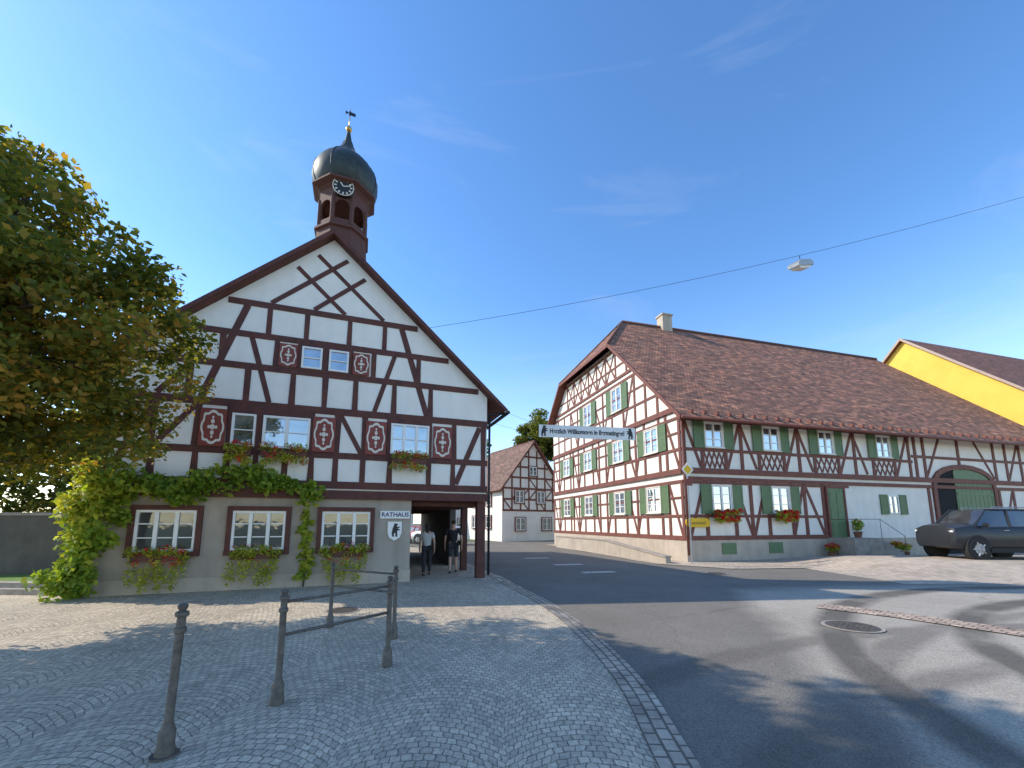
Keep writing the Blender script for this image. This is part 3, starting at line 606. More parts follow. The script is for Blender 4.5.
prism(bm,Mx,[(-.5,YZ-YS-.5),(-.5,YZ-YS-.27),(YS,YZ+.25),(YS,YZ+.0)],-.03,.03); prism(bm,Mx,[(2*YS+.5,YZ-YS-.5),(2*YS+.5,YZ-YS-.27),(YS,YZ+.25),(YS,YZ+.0)],-.03,.03); finish(bm,'verge_board',pm('pale_verge',(.45,.33,.26),(.38,.28,.22),3,.7),yr)

def house(name,label,loc,rot,w,d,eh,rh,wall,roofm,timber=None,wins=()):
    R=thing(name,label,'building',loc,rot); sl=rh/(w/2)
    bm=bmesh.new(); prism(bm,XYZ,[(-w/2,-.1),(w/2,-.1),(w/2,eh),(0,eh+rh),(-w/2,eh)],0,d); finish(bm,'wall',wall,R)
    bm=bmesh.new(); o=.5; ze=eh-o*sl+.15; zt=eh+rh+.15
    roofslab(bm,[(w/2+o,-.4,ze),(w/2+o,d+.4,ze),(0,d+.4,zt),(0,-.4,zt)]); roofslab(bm,[(-w/2-o,-.4,ze),(-w/2-o,d+.4,ze),(0,d+.4,zt),(0,-.4,zt)]); finish(bm,'roof',[roofm,MTR],R)
    G=lambda u,z,dd:Vector((u,-dd,z)); S=lambda u,z,dd:Vector((-w/2-dd,d-u,z))
    if timber:
        bm=bmesh.new(); z=timber
        while z<eh+rh-.8:
            hf=(w/2 if z<=eh else (eh+rh-z-.2)/sl); box(bm,G,-hf,hf,z-.09,z+.09,-.02,.04); z+=1.05
        z0=timber
        n=int(w/1.0)
        for i in range(n+1):
            x=-w/2+.1+(w-.2)*i/n; zt=min(eh+rh-abs(x)*sl-.25,99); box(bm,G,x-.08,x+.08,z0,zt,-.02,.037)
            if i<n and zt>z0+2:
                zz=z0+1.05*(i%2); s=1 if i%2 else -1; x1=x+(w-.2)/n
                beam(bm,G,(x if s>0 else x1,zz),(x1 if s>0 else x,zz+1.05),.12,-.02,.03)
                if abs(x)<w/3: beam(bm,G,(x if s<0 else x1,zz+1.05),(x1 if s<0 else x,min(zz+2.1,zt)),.12,-.02,.028)
        finish(bm,'timber_frame',MTR,R)
    for (f,u,z,ww,hh) in wins: window(R,G if f=='g' else S,u-ww/2,u+ww/2,z,z+hh,2,2,.08,glass=MGLD,base=.045,surround=MTR,sw=.08)
    return R
house('half_timbered_house','small half-timbered gabled house at the bend of the street',(2.05,40.2,0),32,7.0,8,5.2,4.5,MWW,MROOF3,2.9,
      [('g',-1.6,3.6,1.0,1.2),('g',.9,3.6,1.0,1.2),('g',0,6.3,.9,.9),('g',-1.5,1.0,1.1,1.2),('g',1.6,1.0,1.1,1.2),('s',2.5,1.2,1,1.2),('s',5.5,1.2,1,1.2),('s',2.5,3.4,1,1.1),('s',5.5,3.4,1,1.1)])
house('cream_house','plain cream rendered house with dark tiled roof and small windows',(-6.5,54,0),10,9,10,5.0,4.2,MWW,MROOF3,None,[('g',-2.5,1,1.1,1.3),('g',0,1,1.1,1.3),('g',2.5,1,1.1,1.3),('g',-2,3.6,1.1,1.3),('g',2,3.6,1.1,1.3)])
house('white_house','white rendered house seen through the town hall passage',(-16,46,0),25,10,10,5.5,4.5,MW,MROOF2,None,[('g',-2.5,1,1.1,1.3),('g',0,1,1.1,1.3),('g',2.5,1,1.1,1.3),('g',-2,3.6,1.1,1.3),('g',2,3.6,1.1,1.3)])
GW=thing('garden_wall','grey rendered garden wall beside the lawn','wall',(-14.5,14.4,0),12)
bm=bmesh.new(); box(bm,A,-9,3.2,-.1,1.95,-.15,.15); finish(bm,'wall',MGD,GW)  # shade on this wall is put into its dark plaster colour
bm=bmesh.new(); box(bm,A,-9.05,3.25,1.95,2.05,-.2,.2); finish(bm,'coping',MSTN,GW)
HG=thing('hedge','tall dense green hedge growing behind the grey garden wall','hedge',(-18,17.2,0),8)
hc=[(x*.6+random.uniform(-.15,.15),random.uniform(-.5,.5),z*.62+.4+random.uniform(-.2,.2),.5,.5,.45,80) for x in range(-14,18) for z in range(9)]
leafcloud('foliage',hc,.2,MLEAFD,HG,71)
bm=bmesh.new()
for x in range(-7,9): cyl(bm,(x*1.1,0,-.05),(x*1.1+.1,0,4.2),.06,.03,6)
finish(bm,'stems',MBARK,HG)

# ================================================================== ground
def sheet(name,pts,z,mat):
    bm=bmesh.new(); f=bm.faces.new([bm.verts.new((x,y,z)) for x,y in pts]); bmesh.ops.triangulate(bm,faces=[f])
    for f in bm.faces:
        if f.normal.z<0: f.normal_flip()
    o=finish(bm,name,mat,recalc=False); o['kind']='structure'; return o
def asphalt(name):
    m,nt,b,out=newmat(name); tc=N(nt,'ShaderNodeTexCoord'); ob=tc.outputs['Object']
    n=N(nt,'ShaderNodeTexNoise',Scale=.5,Detail=8.0,Roughness=.7); nt.links.new(ob,n.inputs[0])
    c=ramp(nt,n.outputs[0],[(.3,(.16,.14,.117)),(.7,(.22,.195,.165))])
    cl_=ramp(nt,n.outputs[0],[(.3,(.34,.295,.24)),(.7,(.44,.385,.315))])  # paler worn area; sunlit brightness is also put into its colour
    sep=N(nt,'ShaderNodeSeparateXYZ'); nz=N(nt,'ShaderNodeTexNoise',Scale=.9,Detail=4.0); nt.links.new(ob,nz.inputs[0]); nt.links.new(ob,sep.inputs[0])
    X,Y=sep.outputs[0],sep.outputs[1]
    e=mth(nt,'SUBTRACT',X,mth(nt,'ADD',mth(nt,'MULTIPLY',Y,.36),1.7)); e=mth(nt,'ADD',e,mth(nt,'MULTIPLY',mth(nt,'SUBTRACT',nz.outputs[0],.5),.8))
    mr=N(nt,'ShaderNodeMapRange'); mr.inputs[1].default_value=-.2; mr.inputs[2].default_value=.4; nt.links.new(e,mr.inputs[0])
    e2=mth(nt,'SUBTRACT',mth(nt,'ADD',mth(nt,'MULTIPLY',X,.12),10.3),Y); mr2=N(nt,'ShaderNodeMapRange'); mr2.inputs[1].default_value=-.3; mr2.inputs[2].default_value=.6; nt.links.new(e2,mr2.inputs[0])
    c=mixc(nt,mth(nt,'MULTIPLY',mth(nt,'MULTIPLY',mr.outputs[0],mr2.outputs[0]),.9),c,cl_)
    tot=None
    for cx,cy,R,w,s in ((13.5,1.0,10.2,.26,.95),(13.5,1.0,8.5,.24,.95),(12,-3,11.2,.2,.6),(12.,-3,9.6,.2,.6),(9,-6,13.1,.18,.6),(9,-6,11.6,.18,.6)):
        d=mth(nt,'SQRT',mth(nt,'ADD',mth(nt,'POWER',mth(nt,'SUBTRACT',X,cx),2.0),mth(nt,'POWER',mth(nt,'SUBTRACT',Y,cy),2.0)))
        e=mth(nt,'ABSOLUTE',mth(nt,'SUBTRACT',d,R)); e=mth(nt,'SUBTRACT',e,mth(nt,'MULTIPLY',nz.outputs[0],.12))
        m3=N(nt,'ShaderNodeMapRange'); m3.inputs[1].default_value=w*.3; m3.inputs[2].default_value=w*1.2; m3.inputs[3].default_value=s; m3.inputs[4].default_value=0
        nt.links.new(e,m3.inputs[0]); tot=m3.outputs[0] if tot is None else mth(nt,'MAXIMUM',tot,m3.outputs[0])
    tot=mth(nt,'MULTIPLY',tot,mth(nt,'MINIMUM',mth(nt,'MULTIPLY',nz.outputs[0],1.9),1.0))
    c=mixc(nt,tot,c,(.12,.105,.088))
    v=N(nt,'ShaderNodeTexVoronoi',Scale=90.0); nt.links.new(ob,v.inputs[0])
    g=ramp(nt,v.outputs['Color'],[(.1,(.72,.72,.72)),(.9,(1.3,1.3,1.3))]); c=mixc(nt,1.0,c,g,'MULTIPLY')
    vc=N(nt,'ShaderNodeTexVoronoi',Scale=.3); vc.feature='DISTANCE_TO_EDGE'
    ad=N(nt,'ShaderNodeVectorMath'); ad.operation='MULTIPLY_ADD'; n5=N(nt,'ShaderNodeTexNoise',Scale=2.5,Detail=5.0); nt.links.new(ob,n5.inputs[0]); nt.links.new(n5.outputs[1],ad.inputs[0]); ad.inputs[1].default_value=(.5,.5,0); nt.links.new(ob,ad.inputs[2]); nt.links.new(ad.outputs[0],vc.inputs[0])
    fc=ramp(nt,vc.outputs['Distance'],[(.0,(.6,.6,.6)),(.006,(1,1,1))]); c=mixc(nt,.45,c,mixc(nt,1.0,c,fc,'MULTIPLY'))
    nt.links.new(c,b.inputs['Base Color']); b.inputs['Roughness'].default_value=.9; b.inputs['Specular IOR Level'].default_value=.2
    bp=N(nt,'ShaderNodeBump',Strength=.35,Distance=.01); nt.links.new(v.outputs['Distance'],bp.inputs['Height']); nt.links.new(bp.outputs[0],b.inputs['Normal']); return m
S_=900
sheet('ground',[(-S_,-S_),(S_,-S_),(S_,S_),(-S_,S_)],0,pm('earth_and_grass',(.09,.11,.05),(.06,.07,.03),.5,.95,.4,30))
edge=[(.4,-14),(.75,-4),(.98,0),(1.17,3.14),(1.27,4.76),(1.1,6.9),(.66,9.2),(-.14,12.0),(-.45,13.2),(-1.8,17),(-4.0,23),(-6.4,29)]
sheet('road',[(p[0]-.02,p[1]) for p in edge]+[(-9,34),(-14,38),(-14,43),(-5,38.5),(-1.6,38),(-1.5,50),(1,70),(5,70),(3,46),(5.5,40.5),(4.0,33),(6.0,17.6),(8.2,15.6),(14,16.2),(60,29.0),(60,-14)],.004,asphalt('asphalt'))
sheet('cobblestone_square',[(-40,-14)]+edge+[(-10,31),(-14,30),(-40,30)],.008,MCOB)
sheet('house_pavement',[(6.0,17.6),(8.2,15.6),(14,16.2),(60,29.0),(60,42),(7.75,18.6),(3.6,33.2),(2.6,33)],.012,MPAV)
def ss(t): t=max(0,min(1,t)); return t*t*(3-2*t)
def fz(x,y): return .33*ss((x-11.2)/3.4)*ss((y-12.0)/2.9)*(1-ss((y-17.6)/3.0))*(1-ss((x-34)/6))
bm=bmesh.new(); nx,ny=50,24; G_=[[bm.verts.new((11+x*.62,11.8+y*.4+x*.01,fz(11+x*.62,11.8+y*.4+x*.01)+.011)) for x in range(nx)] for y in range(ny)]
for y in range(ny-1):
    for x in range(nx-1): bm.faces.new((G_[y][x],G_[y][x+1],G_[y+1][x+1],G_[y+1][x]))
o=finish(bm,'forecourt',MPAV,recalc=False,smooth=True); o['kind']='structure'
sheet('lawn',[(-30,11.4),(-11.2,10.6),(-10.6,12.5),(-14,15),(-30,14)],.02,pm('grass',(.16,.26,.035),(.08,.15,.02),2.0,.9,.6,90))
def strip(name,line,w,z,mat):
    bm=bmesh.new(); uvl=bm.loops.layers.uv.verify(); pts=[Vector(p) for p in line]; L=[];R=[];D=[0]
    for i,p in enumerate(pts):
        t=(pts[min(i+1,len(pts)-1)]-pts[max(i-1,0)]).normalized(); n=Vector((-t.y,t.x)); L.append(p+n*w/2); R.append(p-n*w/2)
        if i: D.append(D[-1]+(p-pts[i-1]).length)
    for i in range(len(pts)-1):
        q=[L[i],R[i],R[i+1],L[i+1]]; vs=[bm.verts.new((v.x,v.y,z)) for v in q]; f=bm.faces.new(vs)
        for l,uv in zip(f.loops,[(D[i],0),(D[i],w),(D[i+1],w),(D[i+1],0)]): l[uvl].uv=uv
        f.normal_update()
        if f.normal.z<0: f.normal_flip()
    o=finish(bm,name,mat,recalc=False); o['kind']='structure'; return o
MKERB=tilemat('kerb_setts',(.56,.45,.35),(.43,.35,.27),(.17,.14,.11),.17,.115,.1,(.7,1.2))
def smooth(line,k=3):
    P=[Vector(p) for p in line]; out=[]
    for i in range(len(P)-1):
        p0,p1,p2,p3=P[max(i-1,0)],P[i],P[i+1],P[min(i+2,len(P)-1)]
        for j in range(k):
            t=j/k; out.append(tuple(.5*((2*p1)+(p2-p0)*t+(2*p0-5*p1+4*p2-p3)*t*t+(3*p1-p0-3*p2+p3)*t**3)))
    out.append(tuple(P[-1])); return out
strip('kerb',smooth(edge,4),.30,.016,MKERB)
strip('gutter_band',smooth([(6.3,8.75),(7.1,7.9),(7.9,6.6),(8.5,5.0),(9,3)],3),.6,.02,tilemat('reddish_setts',(.46,.34,.27),(.38,.29,.23),(.18,.15,.12),.16,.15,.1,(.7,1.2)))
strip('far_kerb',[(2.7,33),(6.0,17.6),(8.2,15.6),(12,16.0)],.22,.022,MKERB)
MMARK=pm('road_marking_paint',(.62,.58,.52),(.38,.35,.31),6,.7)
for px,py_ in ((1.2,20.3),(2.3,17.2),(3.0,14.6)):
    c=Vector((px,py_)); t=Vector((.95,.2)).normalized(); n=Vector((-t.y,t.x))
    q=[c-t*.6-n*.2,c+t*.6-n*.2,c+t*.6+n*.2,c-t*.6+n*.2]; sheet('road_marking',[(v.x,v.y) for v in q],.014,MMARK)
def manhole(x,y,r,label):
    R=thing('manhole_cover',label,'manhole cover',(x,y,.012),group='manhole covers in the paving')
    bm=bmesh.new(); lathe(bm,[(r*1.15,0),(r*1.15,.008)],32); finish(bm,'rim',MSTN,R)
    bm=bmesh.new(); lathe(bm,[(r,.004),(r,.014)],32)
    for i in range(-3,4):
        for j in range(-3,4):
            if i*i+j*j<10: box(bm,XYZ,i*r*.26-.03,i*r*.26+.03,.014,.02,j*r*.26-.03,j*r*.26+.03)
    finish(bm,'lid',MIRON,R)
manhole(5.6,7.05,.36,'round cast-iron manhole cover in the worn asphalt'); manhole(6.9,14.2,.3,'small round iron cover in the road'); manhole(-3.3,8.3,.28,'small iron cover set in the cobbles')
ST2=thing('garden_steps','shallow stone step edging between the square and lawn','steps',(-12.8,10.3,0),-3)
bm=bmesh.new(); box(bm,XYZ,-6,2,0,.14,-.2,.2); box(bm,XYZ,-6,1.9,.14,.26,0,.25); finish(bm,'step',MSTN,ST2)

# ================================================================== street furniture
def postgeo(bm,h=1.05,r=.035,c=(0,0)):
    lathe(bm,[(.062,0),(.062,.05),(.055,.07),(.055,.17),(.042,.2),(r,.24),(r,h-.22),(r+.012,h-.21),(r+.012,h-.18),(r,h-.17),(r,h-.1),(r+.016,h-.09),(r+.016,h-.065),(r*.7,h-.05),(.032,h-.035),(.036,h-.015),(.02,h),(.004,h+.004)],14,c)
bo=thing('bollard','weathered iron bollard with knob cap standing on cobbles','bollard',(-2.55,3.27,.008))
bm=bmesh.new(); postgeo(bm,1.08,.03); finish(bm,'post',MIRON,bo,smooth=True,angle=40); bo.rotation_euler=(0,math.radians(1.2),0)
bm=bmesh.new(); lathe(bm,[(.09,0),(.09,.015)],16); finish(bm,'base_plate',MIRON,bo)
def railing(p,q,label,hs=(.93,.62)):
    p=Vector(p);q=Vector(q); R=thing('railing',label,'railing',(p.x,p.y,.008),group='iron pedestrian railings on the square'); d=q-p
    for c in (Vector((0,0)),d):
        bm=bmesh.new(); postgeo(bm,1.05,.03,(c.x,c.y)); finish(bm,'post',MIRON,R,smooth=True,angle=40)
    for h in hs:
        bm=bmesh.new(); cyl(bm,(0,0,h),(d.x,d.y,h),.016,.016,10); finish(bm,'rail',MIRON,R,smooth=True)
railing((-2.22,4.14),(-1.49,5.17),'weathered iron railing with two posts and two rails')
railing((-2.98,7.0),(-1.75,6.35),'weathered iron railing nearer the town hall wall',(.93,.66))
BN=thing('street_banner','white welcome banner with black bears hung on wires across the street','banner')
BN.location=(3.22,17.2,5.54); BN.rotation_euler=(0,math.radians(1.8),math.radians(2))
BL=4.15
bm=bmesh.new(); box(bm,SM,-BL/2,BL/2,-.27,.27,0,.012); finish(bm,'board',MWHT,BN)
textmesh('Herzlich Willkommen in Bermatingen!',.225,MBLK,BN,Matrix.Translation((0,-.02,0))@RX@Matrix.Diagonal((.92,1.25,1,1)),bold=.006)
for s in (-1,1):
    bm=bmesh.new(); prism(bm,SM,[(s*(BL/2-.2+(-1)*x*.75),z*.75) for x,z in BEAR],.012,.018); finish(bm,'bear_emblem',MBLK,BN)
for z in (.24,-.24):
    bm=bmesh.new(); cyl(bm,(-BL/2,0,z),(-BL/2-2.9,-2.6,z+(.3 if z>0 else .1)),.005,.005,5); finish(bm,'support_wire',MBLK,BN)
    bm=bmesh.new(); cyl(bm,(BL/2,0,z),(BL/2+1.9,2.3,z+(.6 if z>0 else .2)),.005,.005,5); finish(bm,'support_wire',MBLK,BN)
OL=thing('overhead_street_lamp','flat grey street lamp hanging from a cable across the road','street lamp',(9.3,12.2,10.15))
bm=bmesh.new(); cs=[(x,-.02*x,.12+.2405*x+.0036*x*x) for x in [-12+k_*1.3 for k_ in range(21)]]
for p,q in zip(cs,cs[1:]): cyl(bm,p,q,.006,.006,6,cap=False)
cyl(bm,(0,0,.12),(0,0,-.12),.012,.012,6); finish(bm,'cable',MBLK,OL)
bm=bmesh.new(); prism(bm,XYZ,[(-.36,-.26),(.36,-.26),(.36,-.16),(.22,-.08),(-.22,-.08),(-.36,-.16)],-.18,.18); lh=finish(bm,'lamp_housing',MGREY,OL)
bm=bmesh.new(); prism(bm,XYZ,[(-.3,-.26),(.3,-.26),(.22,-.33),(-.22,-.33)],-.14,.14); finish(bm,'lamp_cover',MWHT,lh)
lh.rotation_euler=(math.radians(8),math.radians(-14),math.radians(20))

# ================================================================== cars
def car(label,loc,head,paint,paint2,suv=True,group=None,scale=(1,1,1)):
    R=thing('car',label,'car',loc,head,group=group); R.scale=scale; MP=pm('car_paint',paint,paint2,1,.3,metal=.1); H=1.80 if suv else 1.45; u=.14 if suv else 0; zl=.06 if suv else 0; hd=.06 if suv else 0
    st=[(-2.24,.72,.48,.92+u,.96+u),(-2.18,.87,.36,1.0+u,1.04+u),(-1.7,.92,.28+zl,1.03+u,1.06+u),(-.6,.94,.26+zl,1.0+u,1.03+u),(.6,.94,.26+zl,.98+u,1.01+u),(1.3,.93,.26+zl,.98+u+hd,1.07+u+hd),(1.8,.92,.28+zl,.96+u+hd,1.05+u+hd),(2.16,.88,.34+zl,.88+u+hd,.99+u+hd),(2.27,.76,.44,.74+u+hd,.82+u+hd)]
    bm=bmesh.new(); rings=[]
    for x,w,zb,ze,zt in st:
        half=[(w*.86,zb),(w*.97,zb+.12),(w,zb+(ze-zb)*.5),(w*.985,ze-.08),(w*.93,ze),(w*.55,zt)]
        rings.append([bm.verts.new((x,y,z)) for y,z in half]+[bm.verts.new((x,-y,z)) for y,z in half[::-1]])
    for a_,b_ in zip(rings,rings[1:]):
        n=len(a_)
        for i in range(n): bm.faces.new((a_[i],a_[(i+1)%n],b_[(i+1)%n],b_[i]))
    bm.faces.new(rings[0]); bm.faces.new(rings[-1][::-1])
    finish(bm,'body',MP,R,smooth=True,angle=38)
    b0=.98+u; wf,wt=(1.38,.72) if suv else (1.02,.2); rb,rt=(-2.2,-2.08) if suv else (-2.16,-1.9)
    g=[(rb,.82,b0,b0+.06,.74),(rt,.84,b0,H-.13,.69),(-1.7,.86,b0,H-.03,.71),(-.4,.87,b0,H,.72),(wt,.87,b0,H-.05,.70),(wf,.84,b0,b0+.05,.76)]
    bm=bmesh.new(); rings=[]
    for x,w,z0,z1,w2 in g:
        rings.append([bm.verts.new((x,w,z0)),bm.verts.new((x,w2,z1-.03)),bm.verts.new((x,w2*.8,z1)),bm.verts.new((x,-w2*.8,z1)),bm.verts.new((x,-w2,z1-.03)),bm.verts.new((x,-w,z0))])
    for j,(a_,b_) in enumerate(zip(rings,rings[1:])):
        for i in range(6):
            f=bm.faces.new((a_[i],a_[(i+1)%6],b_[(i+1)%6],b_[i])); f.material_index=1 if i in(1,2,3) and 1<=j<=3 else 0
    finish(bm,'cabin_glass',[MGLD,MP],R,smooth=True,angle=30)
    for s in (1,-1):
        def P(x,z): 
            t=(z-b0)/(H-b0); return Vector((x,s*((.87-.16*t)+.008),z))
        bm=bmesh.new()
        for a_,b_ in (((wf,b0+.02),(wt,H-.05)),((-.02,b0),(-.08,H-.02)),((-1.12,b0),(-1.17,H-.02)),((-1.8,b0),(-1.84,H-.05)),((rb,b0+.02),(rt,H-.14))): cyl(bm,P(*a_),P(*b_),.04,.035,6)
        cyl(bm,P(wt,H-.03),P(rt,H-.09),.035,.035,6); cyl(bm,P(wf,b0),P(rb,b0+.03),.025,.025,6)
        finish(bm,'pillars',MP,R)
        if suv: 
            bm=bmesh.new(); cyl(bm,(0.3,s*.6,H+.05),(-1.8,s*.6,H+.03),.018,.018,6)
            for x in (.25,-1.75): cyl(bm,(x,s*.6,H+.05),(x,s*.6,H-.06),.018,.018,6)
            finish(bm,'roof_rail',MGREY,R)
        for x in (-1.36,1.38):
            bm=bmesh.new(); cyl(bm,(x,s*.70,.39),(x,s*.95,.39),.47,.47,24); finish(bm,'wheel_arch',MRUB,R)
            bm=bmesh.new(); cyl(bm,(x,s*.72,.37),(x,s*.965,.37),.37,.36,24); wh=finish(bm,'wheel',MRUB,R)
            bm=bmesh.new(); cyl(bm,(x,s*.955,.37),(x,s*.967,.37),.20,.19,20)
            for q in range(5):
                a=2*math.pi*q/5; cyl(bm,(x,s*.972,.37),(x+.25*math.cos(a),s*.972,.37+.25*math.sin(a)),.028,.028,5)
            finish(bm,'rim',MGREY,wh)
        for nm,M4,mt in (('headlight',Matrix.Translation((2.16,s*.68,.84+u))@Matrix.Diagonal((.16,.3,.09,1)),MWHT),('tail_light',Matrix.Translation((-2.16,s*.72,.95+u))@Matrix.Diagonal((.12,.26,.14,1)),MRED),('side_mirror',Matrix.Translation((1.05,s*1.0,b0+.09))@Matrix.Diagonal((.13,.2,.14,1)),MP)):
            bm=bmesh.new(); bmesh.ops.create_cube(bm,size=1,matrix=M4); bmesh.ops.bevel(bm,geom=bm.edges[:],offset=.025,segments=2,affect='EDGES'); finish(bm,nm,mt,R)
        for x in (-.9,.3):
            bm=bmesh.new(); cyl(bm,(x,s*.945,.88+u),(x-.18,s*.945,.88+u),.016,.016,6); finish(bm,'door_handle',MGREY,R)
        bm=bmesh.new(); bmesh.ops.create_cube(bm,size=1,matrix=Matrix.Translation((0,s*.925,.33))@Matrix.Diagonal((2.0,.05,.16,1))); finish(bm,'sill_trim',MRUB,R)
    return R
car('dark grey sport utility car parked in front of the barn gate',(18.75,16.4,.34),174,(.028,.03,.034),(.024,.026,.03),scale=(.87,1,1.06))
car('white car parked beyond the town hall passage',(-5.9,33.5,.01),150,(.7,.7,.7),(.65,.65,.65),False,'cars parked behind the town hall')
car('red car parked beyond the town hall passage',(-8.4,35.5,.01),140,(.4,.03,.02),(.35,.03,.02),False,'cars parked behind the town hall')

# ================================================================== people
def skinmesh(name,V,E,Rr,mat,parent,sub=1):
    me=bpy.data.meshes.new(name); me.from_pydata(V,E,[]); o=bpy.data.objects.new(name,me); COL.objects.link(o)
    m=o.modifiers.new('s','SKIN'); m.use_smooth_shade=True; m.branch_smoothing=.3
    for i,r_ in enumerate(Rr): 
        rr_=r_ if isinstance(r_,tuple) else (r_,r_); me.skin_vertices[0].data[i].radius=rr_
    me.skin_vertices[0].data[0].use_root=True
    s=o.modifiers.new('b','SUBSURF'); s.levels=sub; s.render_levels=sub
    bpy.context.view_layer.update(); me2=bpy.data.meshes.new_from_object(o.evaluated_get(bpy.context.evaluated_depsgraph_get()))
    bpy.data.objects.remove(o); me2.name=name; me2.materials.clear(); me2.materials.append(mat)
    for p in me2.polygons: p.use_smooth=True; p.material_index=0
    o=bpy.data.objects.new(name,me2); COL.objects.link(o); o.parent=parent; return o
MSKIN=pm('skin',(.55,.32,.22),(.5,.28,.2),5,.5)
def person(label,loc,head,Hh,shirt,pants,hairc,female=False,shorts=False):
    R=thing('person',label,'person',loc,head); s=Hh/1.75; R.scale=(s,s,s)
    sw=.17 if female else .20
    J={'pel':(0,0,.95),'wst':(0,.0,1.1),'chs':(0,.01,1.3),'nk0':(0,0,1.46),'nk':(0,.0,1.54),'hd0':(0,.02,1.62),'hd1':(0,.015,1.70),'nose':(0,.115,1.635)}
    for sd,sg,ph in (('l',1,1),('r',-1,-1)):
        J.update({sd+'hip':(sg*.10,0,.91),sd+'kn':(sg*.10,.09*ph+.03,.50),sd+'an':(sg*.10,.14*ph-.04,.09),sd+'toe':(sg*.12,.14*ph+.12,.04),
          sd+'sh':(sg*sw,0,1.42),sd+'el':(sg*(sw+.07),-.08*ph-.02,1.13),sd+'wr':(sg*(sw+.08),-.06*ph+.10,.88),sd+'pa':(sg*(sw+.08),-.06*ph+.13,.80)})
        for f in range(4):
            b0=Vector((sg*(sw+.08),-.06*ph+.13+.018*(f-1.5),.79)); L=(.055,.07,.075,.065)[3-f]
            J[sd+'f%d'%f]=tuple(b0+Vector((0,.002,-.02))); J[sd+'g%d'%f]=tuple(b0+Vector((-sg*.012,.004,-.02-L*.55))); J[sd+'h%d'%f]=tuple(b0+Vector((-sg*.03,.006,-.02-L)))
        J[sd+'t0']=(sg*(sw+.07),-.06*ph+.165,.82); J[sd+'t1']=(sg*(sw+.06),-.06*ph+.185,.775)
    rad={'pel':(.14,.10),'wst':(.125,.09),'chs':(.15,.10),'nk0':.07,'nk':.052,'hd0':(.07,.085),'hd1':(.07,.085),'nose':.014}
    for sd in 'lr':
        rad.update({sd+'hip':.085,sd+'kn':.055,sd+'an':.036,sd+'toe':.03,sd+'sh':.055,sd+'el':.04,sd+'wr':.026,sd+'pa':(.018,.034),sd+'t0':.012,sd+'t1':.009})
        for f in range(4): rad[sd+'f%d'%f]=.010; rad[sd+'g%d'%f]=.009; rad[sd+'h%d'%f]=.0075
    ed=[('pel','wst'),('wst','chs'),('chs','nk0'),('nk0','nk'),('nk','hd0'),('hd0','hd1'),('hd0','nose')]
    for sd in 'lr':
        ed+=[('pel',sd+'hip'),(sd+'hip',sd+'kn'),(sd+'kn',sd+'an'),(sd+'an',sd+'toe'),('chs',sd+'sh'),(sd+'sh',sd+'el'),(sd+'el',sd+'wr'),(sd+'wr',sd+'pa'),(sd+'pa',sd+'t0'),(sd+'t0',sd+'t1')]
        for f in range(4): ed+=[(sd+'pa',sd+'f%d'%f),(sd+'f%d'%f,sd+'g%d'%f),(sd+'g%d'%f,sd+'h%d'%f)]
    ks=list(J); ix={k_:n for n,k_ in enumerate(ks)}
    skinmesh('body',[J[k_] for k_ in ks],[(ix[a_],ix[b_]) for a_,b_ in ed],[rad[k_] for k_ in ks],MSKIN,R,1)
    def cloth(name,keys,edges,grow,mat,over=None):
        over=over or {}; jj={k_:over.get(k_,J.get(k_)) for k_ in keys}; id2={k_:n for n,k_ in enumerate(keys)}
        rr=[]
        for k_ in keys:
            r_=rad.get(k_,.05); r_=grow.get(k_,None) or ((r_[0]+.015,r_[1]+.015) if isinstance(r_,tuple) else r_+.015); rr.append(r_)
        return skinmesh(name,[jj[k_] for k_ in keys],[(id2[a_],id2[b_]) for a_,b_ in edges],rr,mat,R,1)
    slv=lambda sd:tuple(Vector(J[sd+'sh']).lerp(Vector(J[sd+'el']),.7))
    cloth('shirt',['wst','pel','chs','nk0','lsh','rsh','lsl','rsl'],[('wst','pel'),('wst','chs'),('chs','nk0'),('chs','lsh'),('chs','rsh'),('lsh','lsl'),('rsh','rsl')],{'pel':(.165,.125),'wst':(.15,.115),'chs':(.175,.125),'lsh':.075,'rsh':.075,'lsl':.066,'rsl':.066,'nk0':.08},shirt,{'lsl':slv('l'),'rsl':slv('r')})
    kk_=['pel','lhip','rhip','lkn','rkn']+([] if shorts else ['lan','ran'])
    ee=[('pel','lhip'),('pel','rhip'),('lhip','lkn'),('rhip','rkn')]+([] if shorts else [('lkn','lan'),('rkn','ran')])
    cloth('trousers',kk_,ee,{'pel':(.155,.115),'lhip':.105,'rhip':.105,'lkn':.078,'rkn':.078,'lan':.055,'ran':.055},pants)
    hv=[(0,-.02,1.73),(0,-.05,1.66)]+([(0,-.07,1.55),(0,-.08,1.42)] if female else [(0,-.04,1.60)])
    skinmesh('hair',hv,[(n,n+1) for n in range(len(hv)-1)],[(.088,.095),(.085,.075)]+([.065,.04] if female else [.055]),hairc,R,2)
    for sd in 'lr':
        a_=Vector(J[sd+'an']); skinmesh('shoe',[tuple(a_+Vector((0,-.05,-.035))),tuple(a_+Vector((0,.05,-.045))),tuple(a_+Vector((0,.17,-.055)))],[(0,1),(1,2)],[.045,.045,.035],MBLK,R,1)
    return R
C=lambda n,c: pm(n,c,tuple(x*.8 for x in c),8,.85)
person('woman in white top and dark trousers walking under the passage',(-2.80,13.75,.01),12,1.68,C('white_cloth',(.6,.58,.55)),C('dark_cloth',(.03,.03,.035)),C('dark_hair',(.03,.02,.015)),True)
person('man in black shirt and dark shorts walking under the passage',(-2.02,14.35,.01),8,1.80,C('black_cloth',(.02,.02,.022)),C('dark_shorts',(.035,.035,.04)),C('brown_hair',(.05,.03,.02)),False,True)

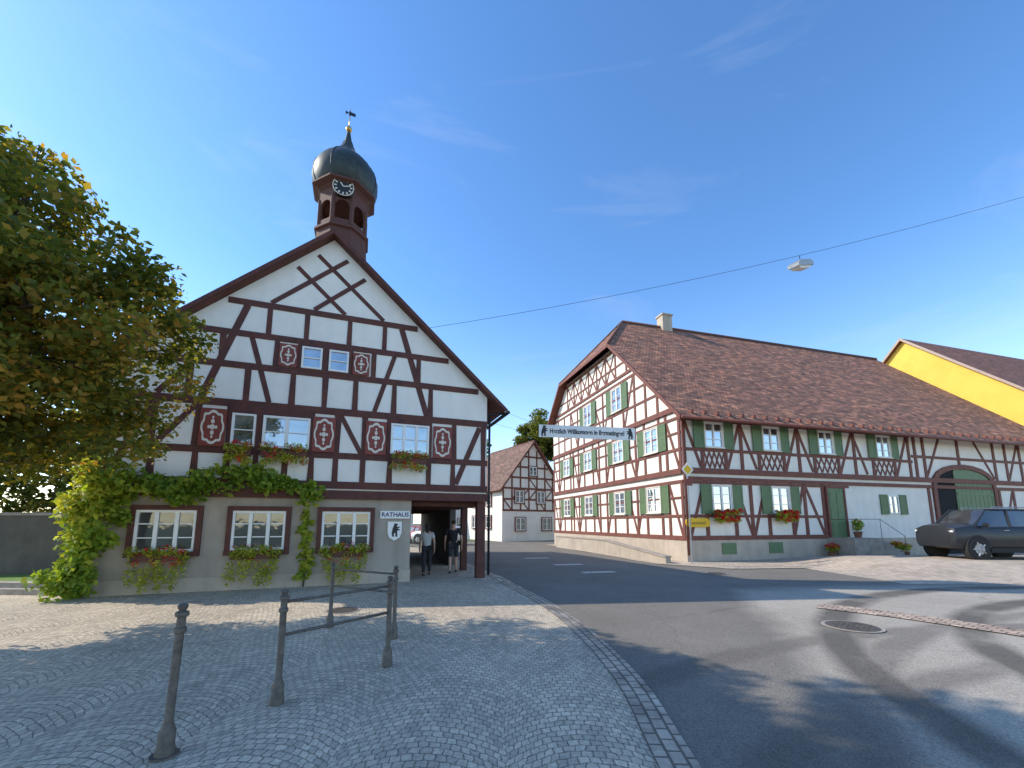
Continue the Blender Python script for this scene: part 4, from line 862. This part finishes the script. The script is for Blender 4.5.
# ================================================================== trees
tree('large leafy chestnut tree with yellowing leaves beside the square',(-9.3,5.9,0),2.2,(1.0,.0,4.85),(3.05,2.4,2.95),260,92000,.092,MLEAF,23,.2,(.28,.62),taper=.32,twigs=3)
tree('tall broad leafy tree shading the end of the square',(-16.0,5.0,0),4.5,(0,0,9.6),(5.4,2.3,4.2),100,21000,.22,MLEAF,12,.28,(.5,.85),group='trees around the square')
tree('rounded roadside tree behind the timbered house',(4.4,62,0),6,(0,0,14.0),(3.5,3.3,3.9),90,36000,.28,MLEAFD,14,.35,(.9,1.4),group='trees behind the village houses',taper=.05)
tree('tall roadside tree behind the town hall',(-7.0,60,0),6,(0,0,11),(4.6,4.2,4.6),60,14000,.4,MLEAFD,15,.35,(1.0,1.6),group='trees behind the village houses')
tree('garden tree behind the grey wall',(-19,21,0),3,(0,0,6),(4.6,4.2,4),60,14000,.3,MLEAFD,16,.3,(.9,1.5),group='trees behind the village houses')

# ================================================================== light, sky, camera
az=math.radians(6); el=math.radians(37)
sd=Vector((-math.cos(az)*math.cos(el),math.sin(az)*math.cos(el),math.sin(el)))
L=bpy.data.lights.new('sun','SUN'); L.energy=5.0; L.angle=math.radians(.5); L.color=(1,.93,.81); lo=bpy.data.objects.new('sun',L); COL.objects.link(lo); lo.rotation_euler=sd.to_track_quat('Z','Y').to_euler()
w=bpy.data.worlds.new('World'); scn.world=w; w.use_nodes=True; nt=w.node_tree; bg=nt.nodes['Background']
sky=nt.nodes.new('ShaderNodeTexSky'); sky.sky_type='NISHITA'; sky.sun_disc=False; sky.sun_elevation=el; sky.sun_rotation=math.atan2(sd.x,sd.y); sky.air_density=1.0; sky.dust_density=.3; sky.ozone_density=1.6; sky.altitude=100
tc=N(nt,'ShaderNodeTexCoord'); mp=N(nt,'ShaderNodeMapping'); mp.inputs['Scale'].default_value=(1.0,3.2,5.5); mp.inputs['Rotation'].default_value=(.3,.7,.9); nt.links.new(tc.outputs['Generated'],mp.inputs[0])
nz=N(nt,'ShaderNodeTexNoise',Scale=1.3,Detail=9.0,Roughness=.62,Distortion=.9); nt.links.new(mp.outputs[0],nz.inputs[0])
cf=ramp(nt,nz.outputs[0],[(.54,(0,0,0)),(.9,(.22,.22,.22))])
hsv=N(nt,'ShaderNodeHueSaturation'); hsv.inputs['Saturation'].default_value=1.08; hsv.inputs['Value'].default_value=2.25; nt.links.new(sky.outputs[0],hsv.inputs['Color'])
sp=N(nt,'ShaderNodeSeparateXYZ'); nt.links.new(tc.outputs['Generated'],sp.inputs[0])
gr=ramp(nt,sp.outputs[2],[(.0,(1.0,.97,.94)),(.18,(.90,.93,.96)),(.5,(.58,.77,.92)),(1.0,(.50,.70,.86))])
tint=mixc(nt,1.0,hsv.outputs[0],gr,'MULTIPLY')
cc=mixc(nt,cf,tint,(6.5,6.8,7.0)); nt.links.new(cc,bg.inputs[0]); bg.inputs[1].default_value=.15
cd=bpy.data.cameras.new('camera'); cam=bpy.data.objects.new('camera',cd); COL.objects.link(cam); scn.camera=cam
cam.location=(0,0,1.7); cam.rotation_euler=(math.radians(90)+math.atan(57/410.),0,0)
cd.sensor_width=36; cd.lens=410/1024*36; cd.shift_y=82/1024; cd.clip_start=.05; cd.clip_end=3000
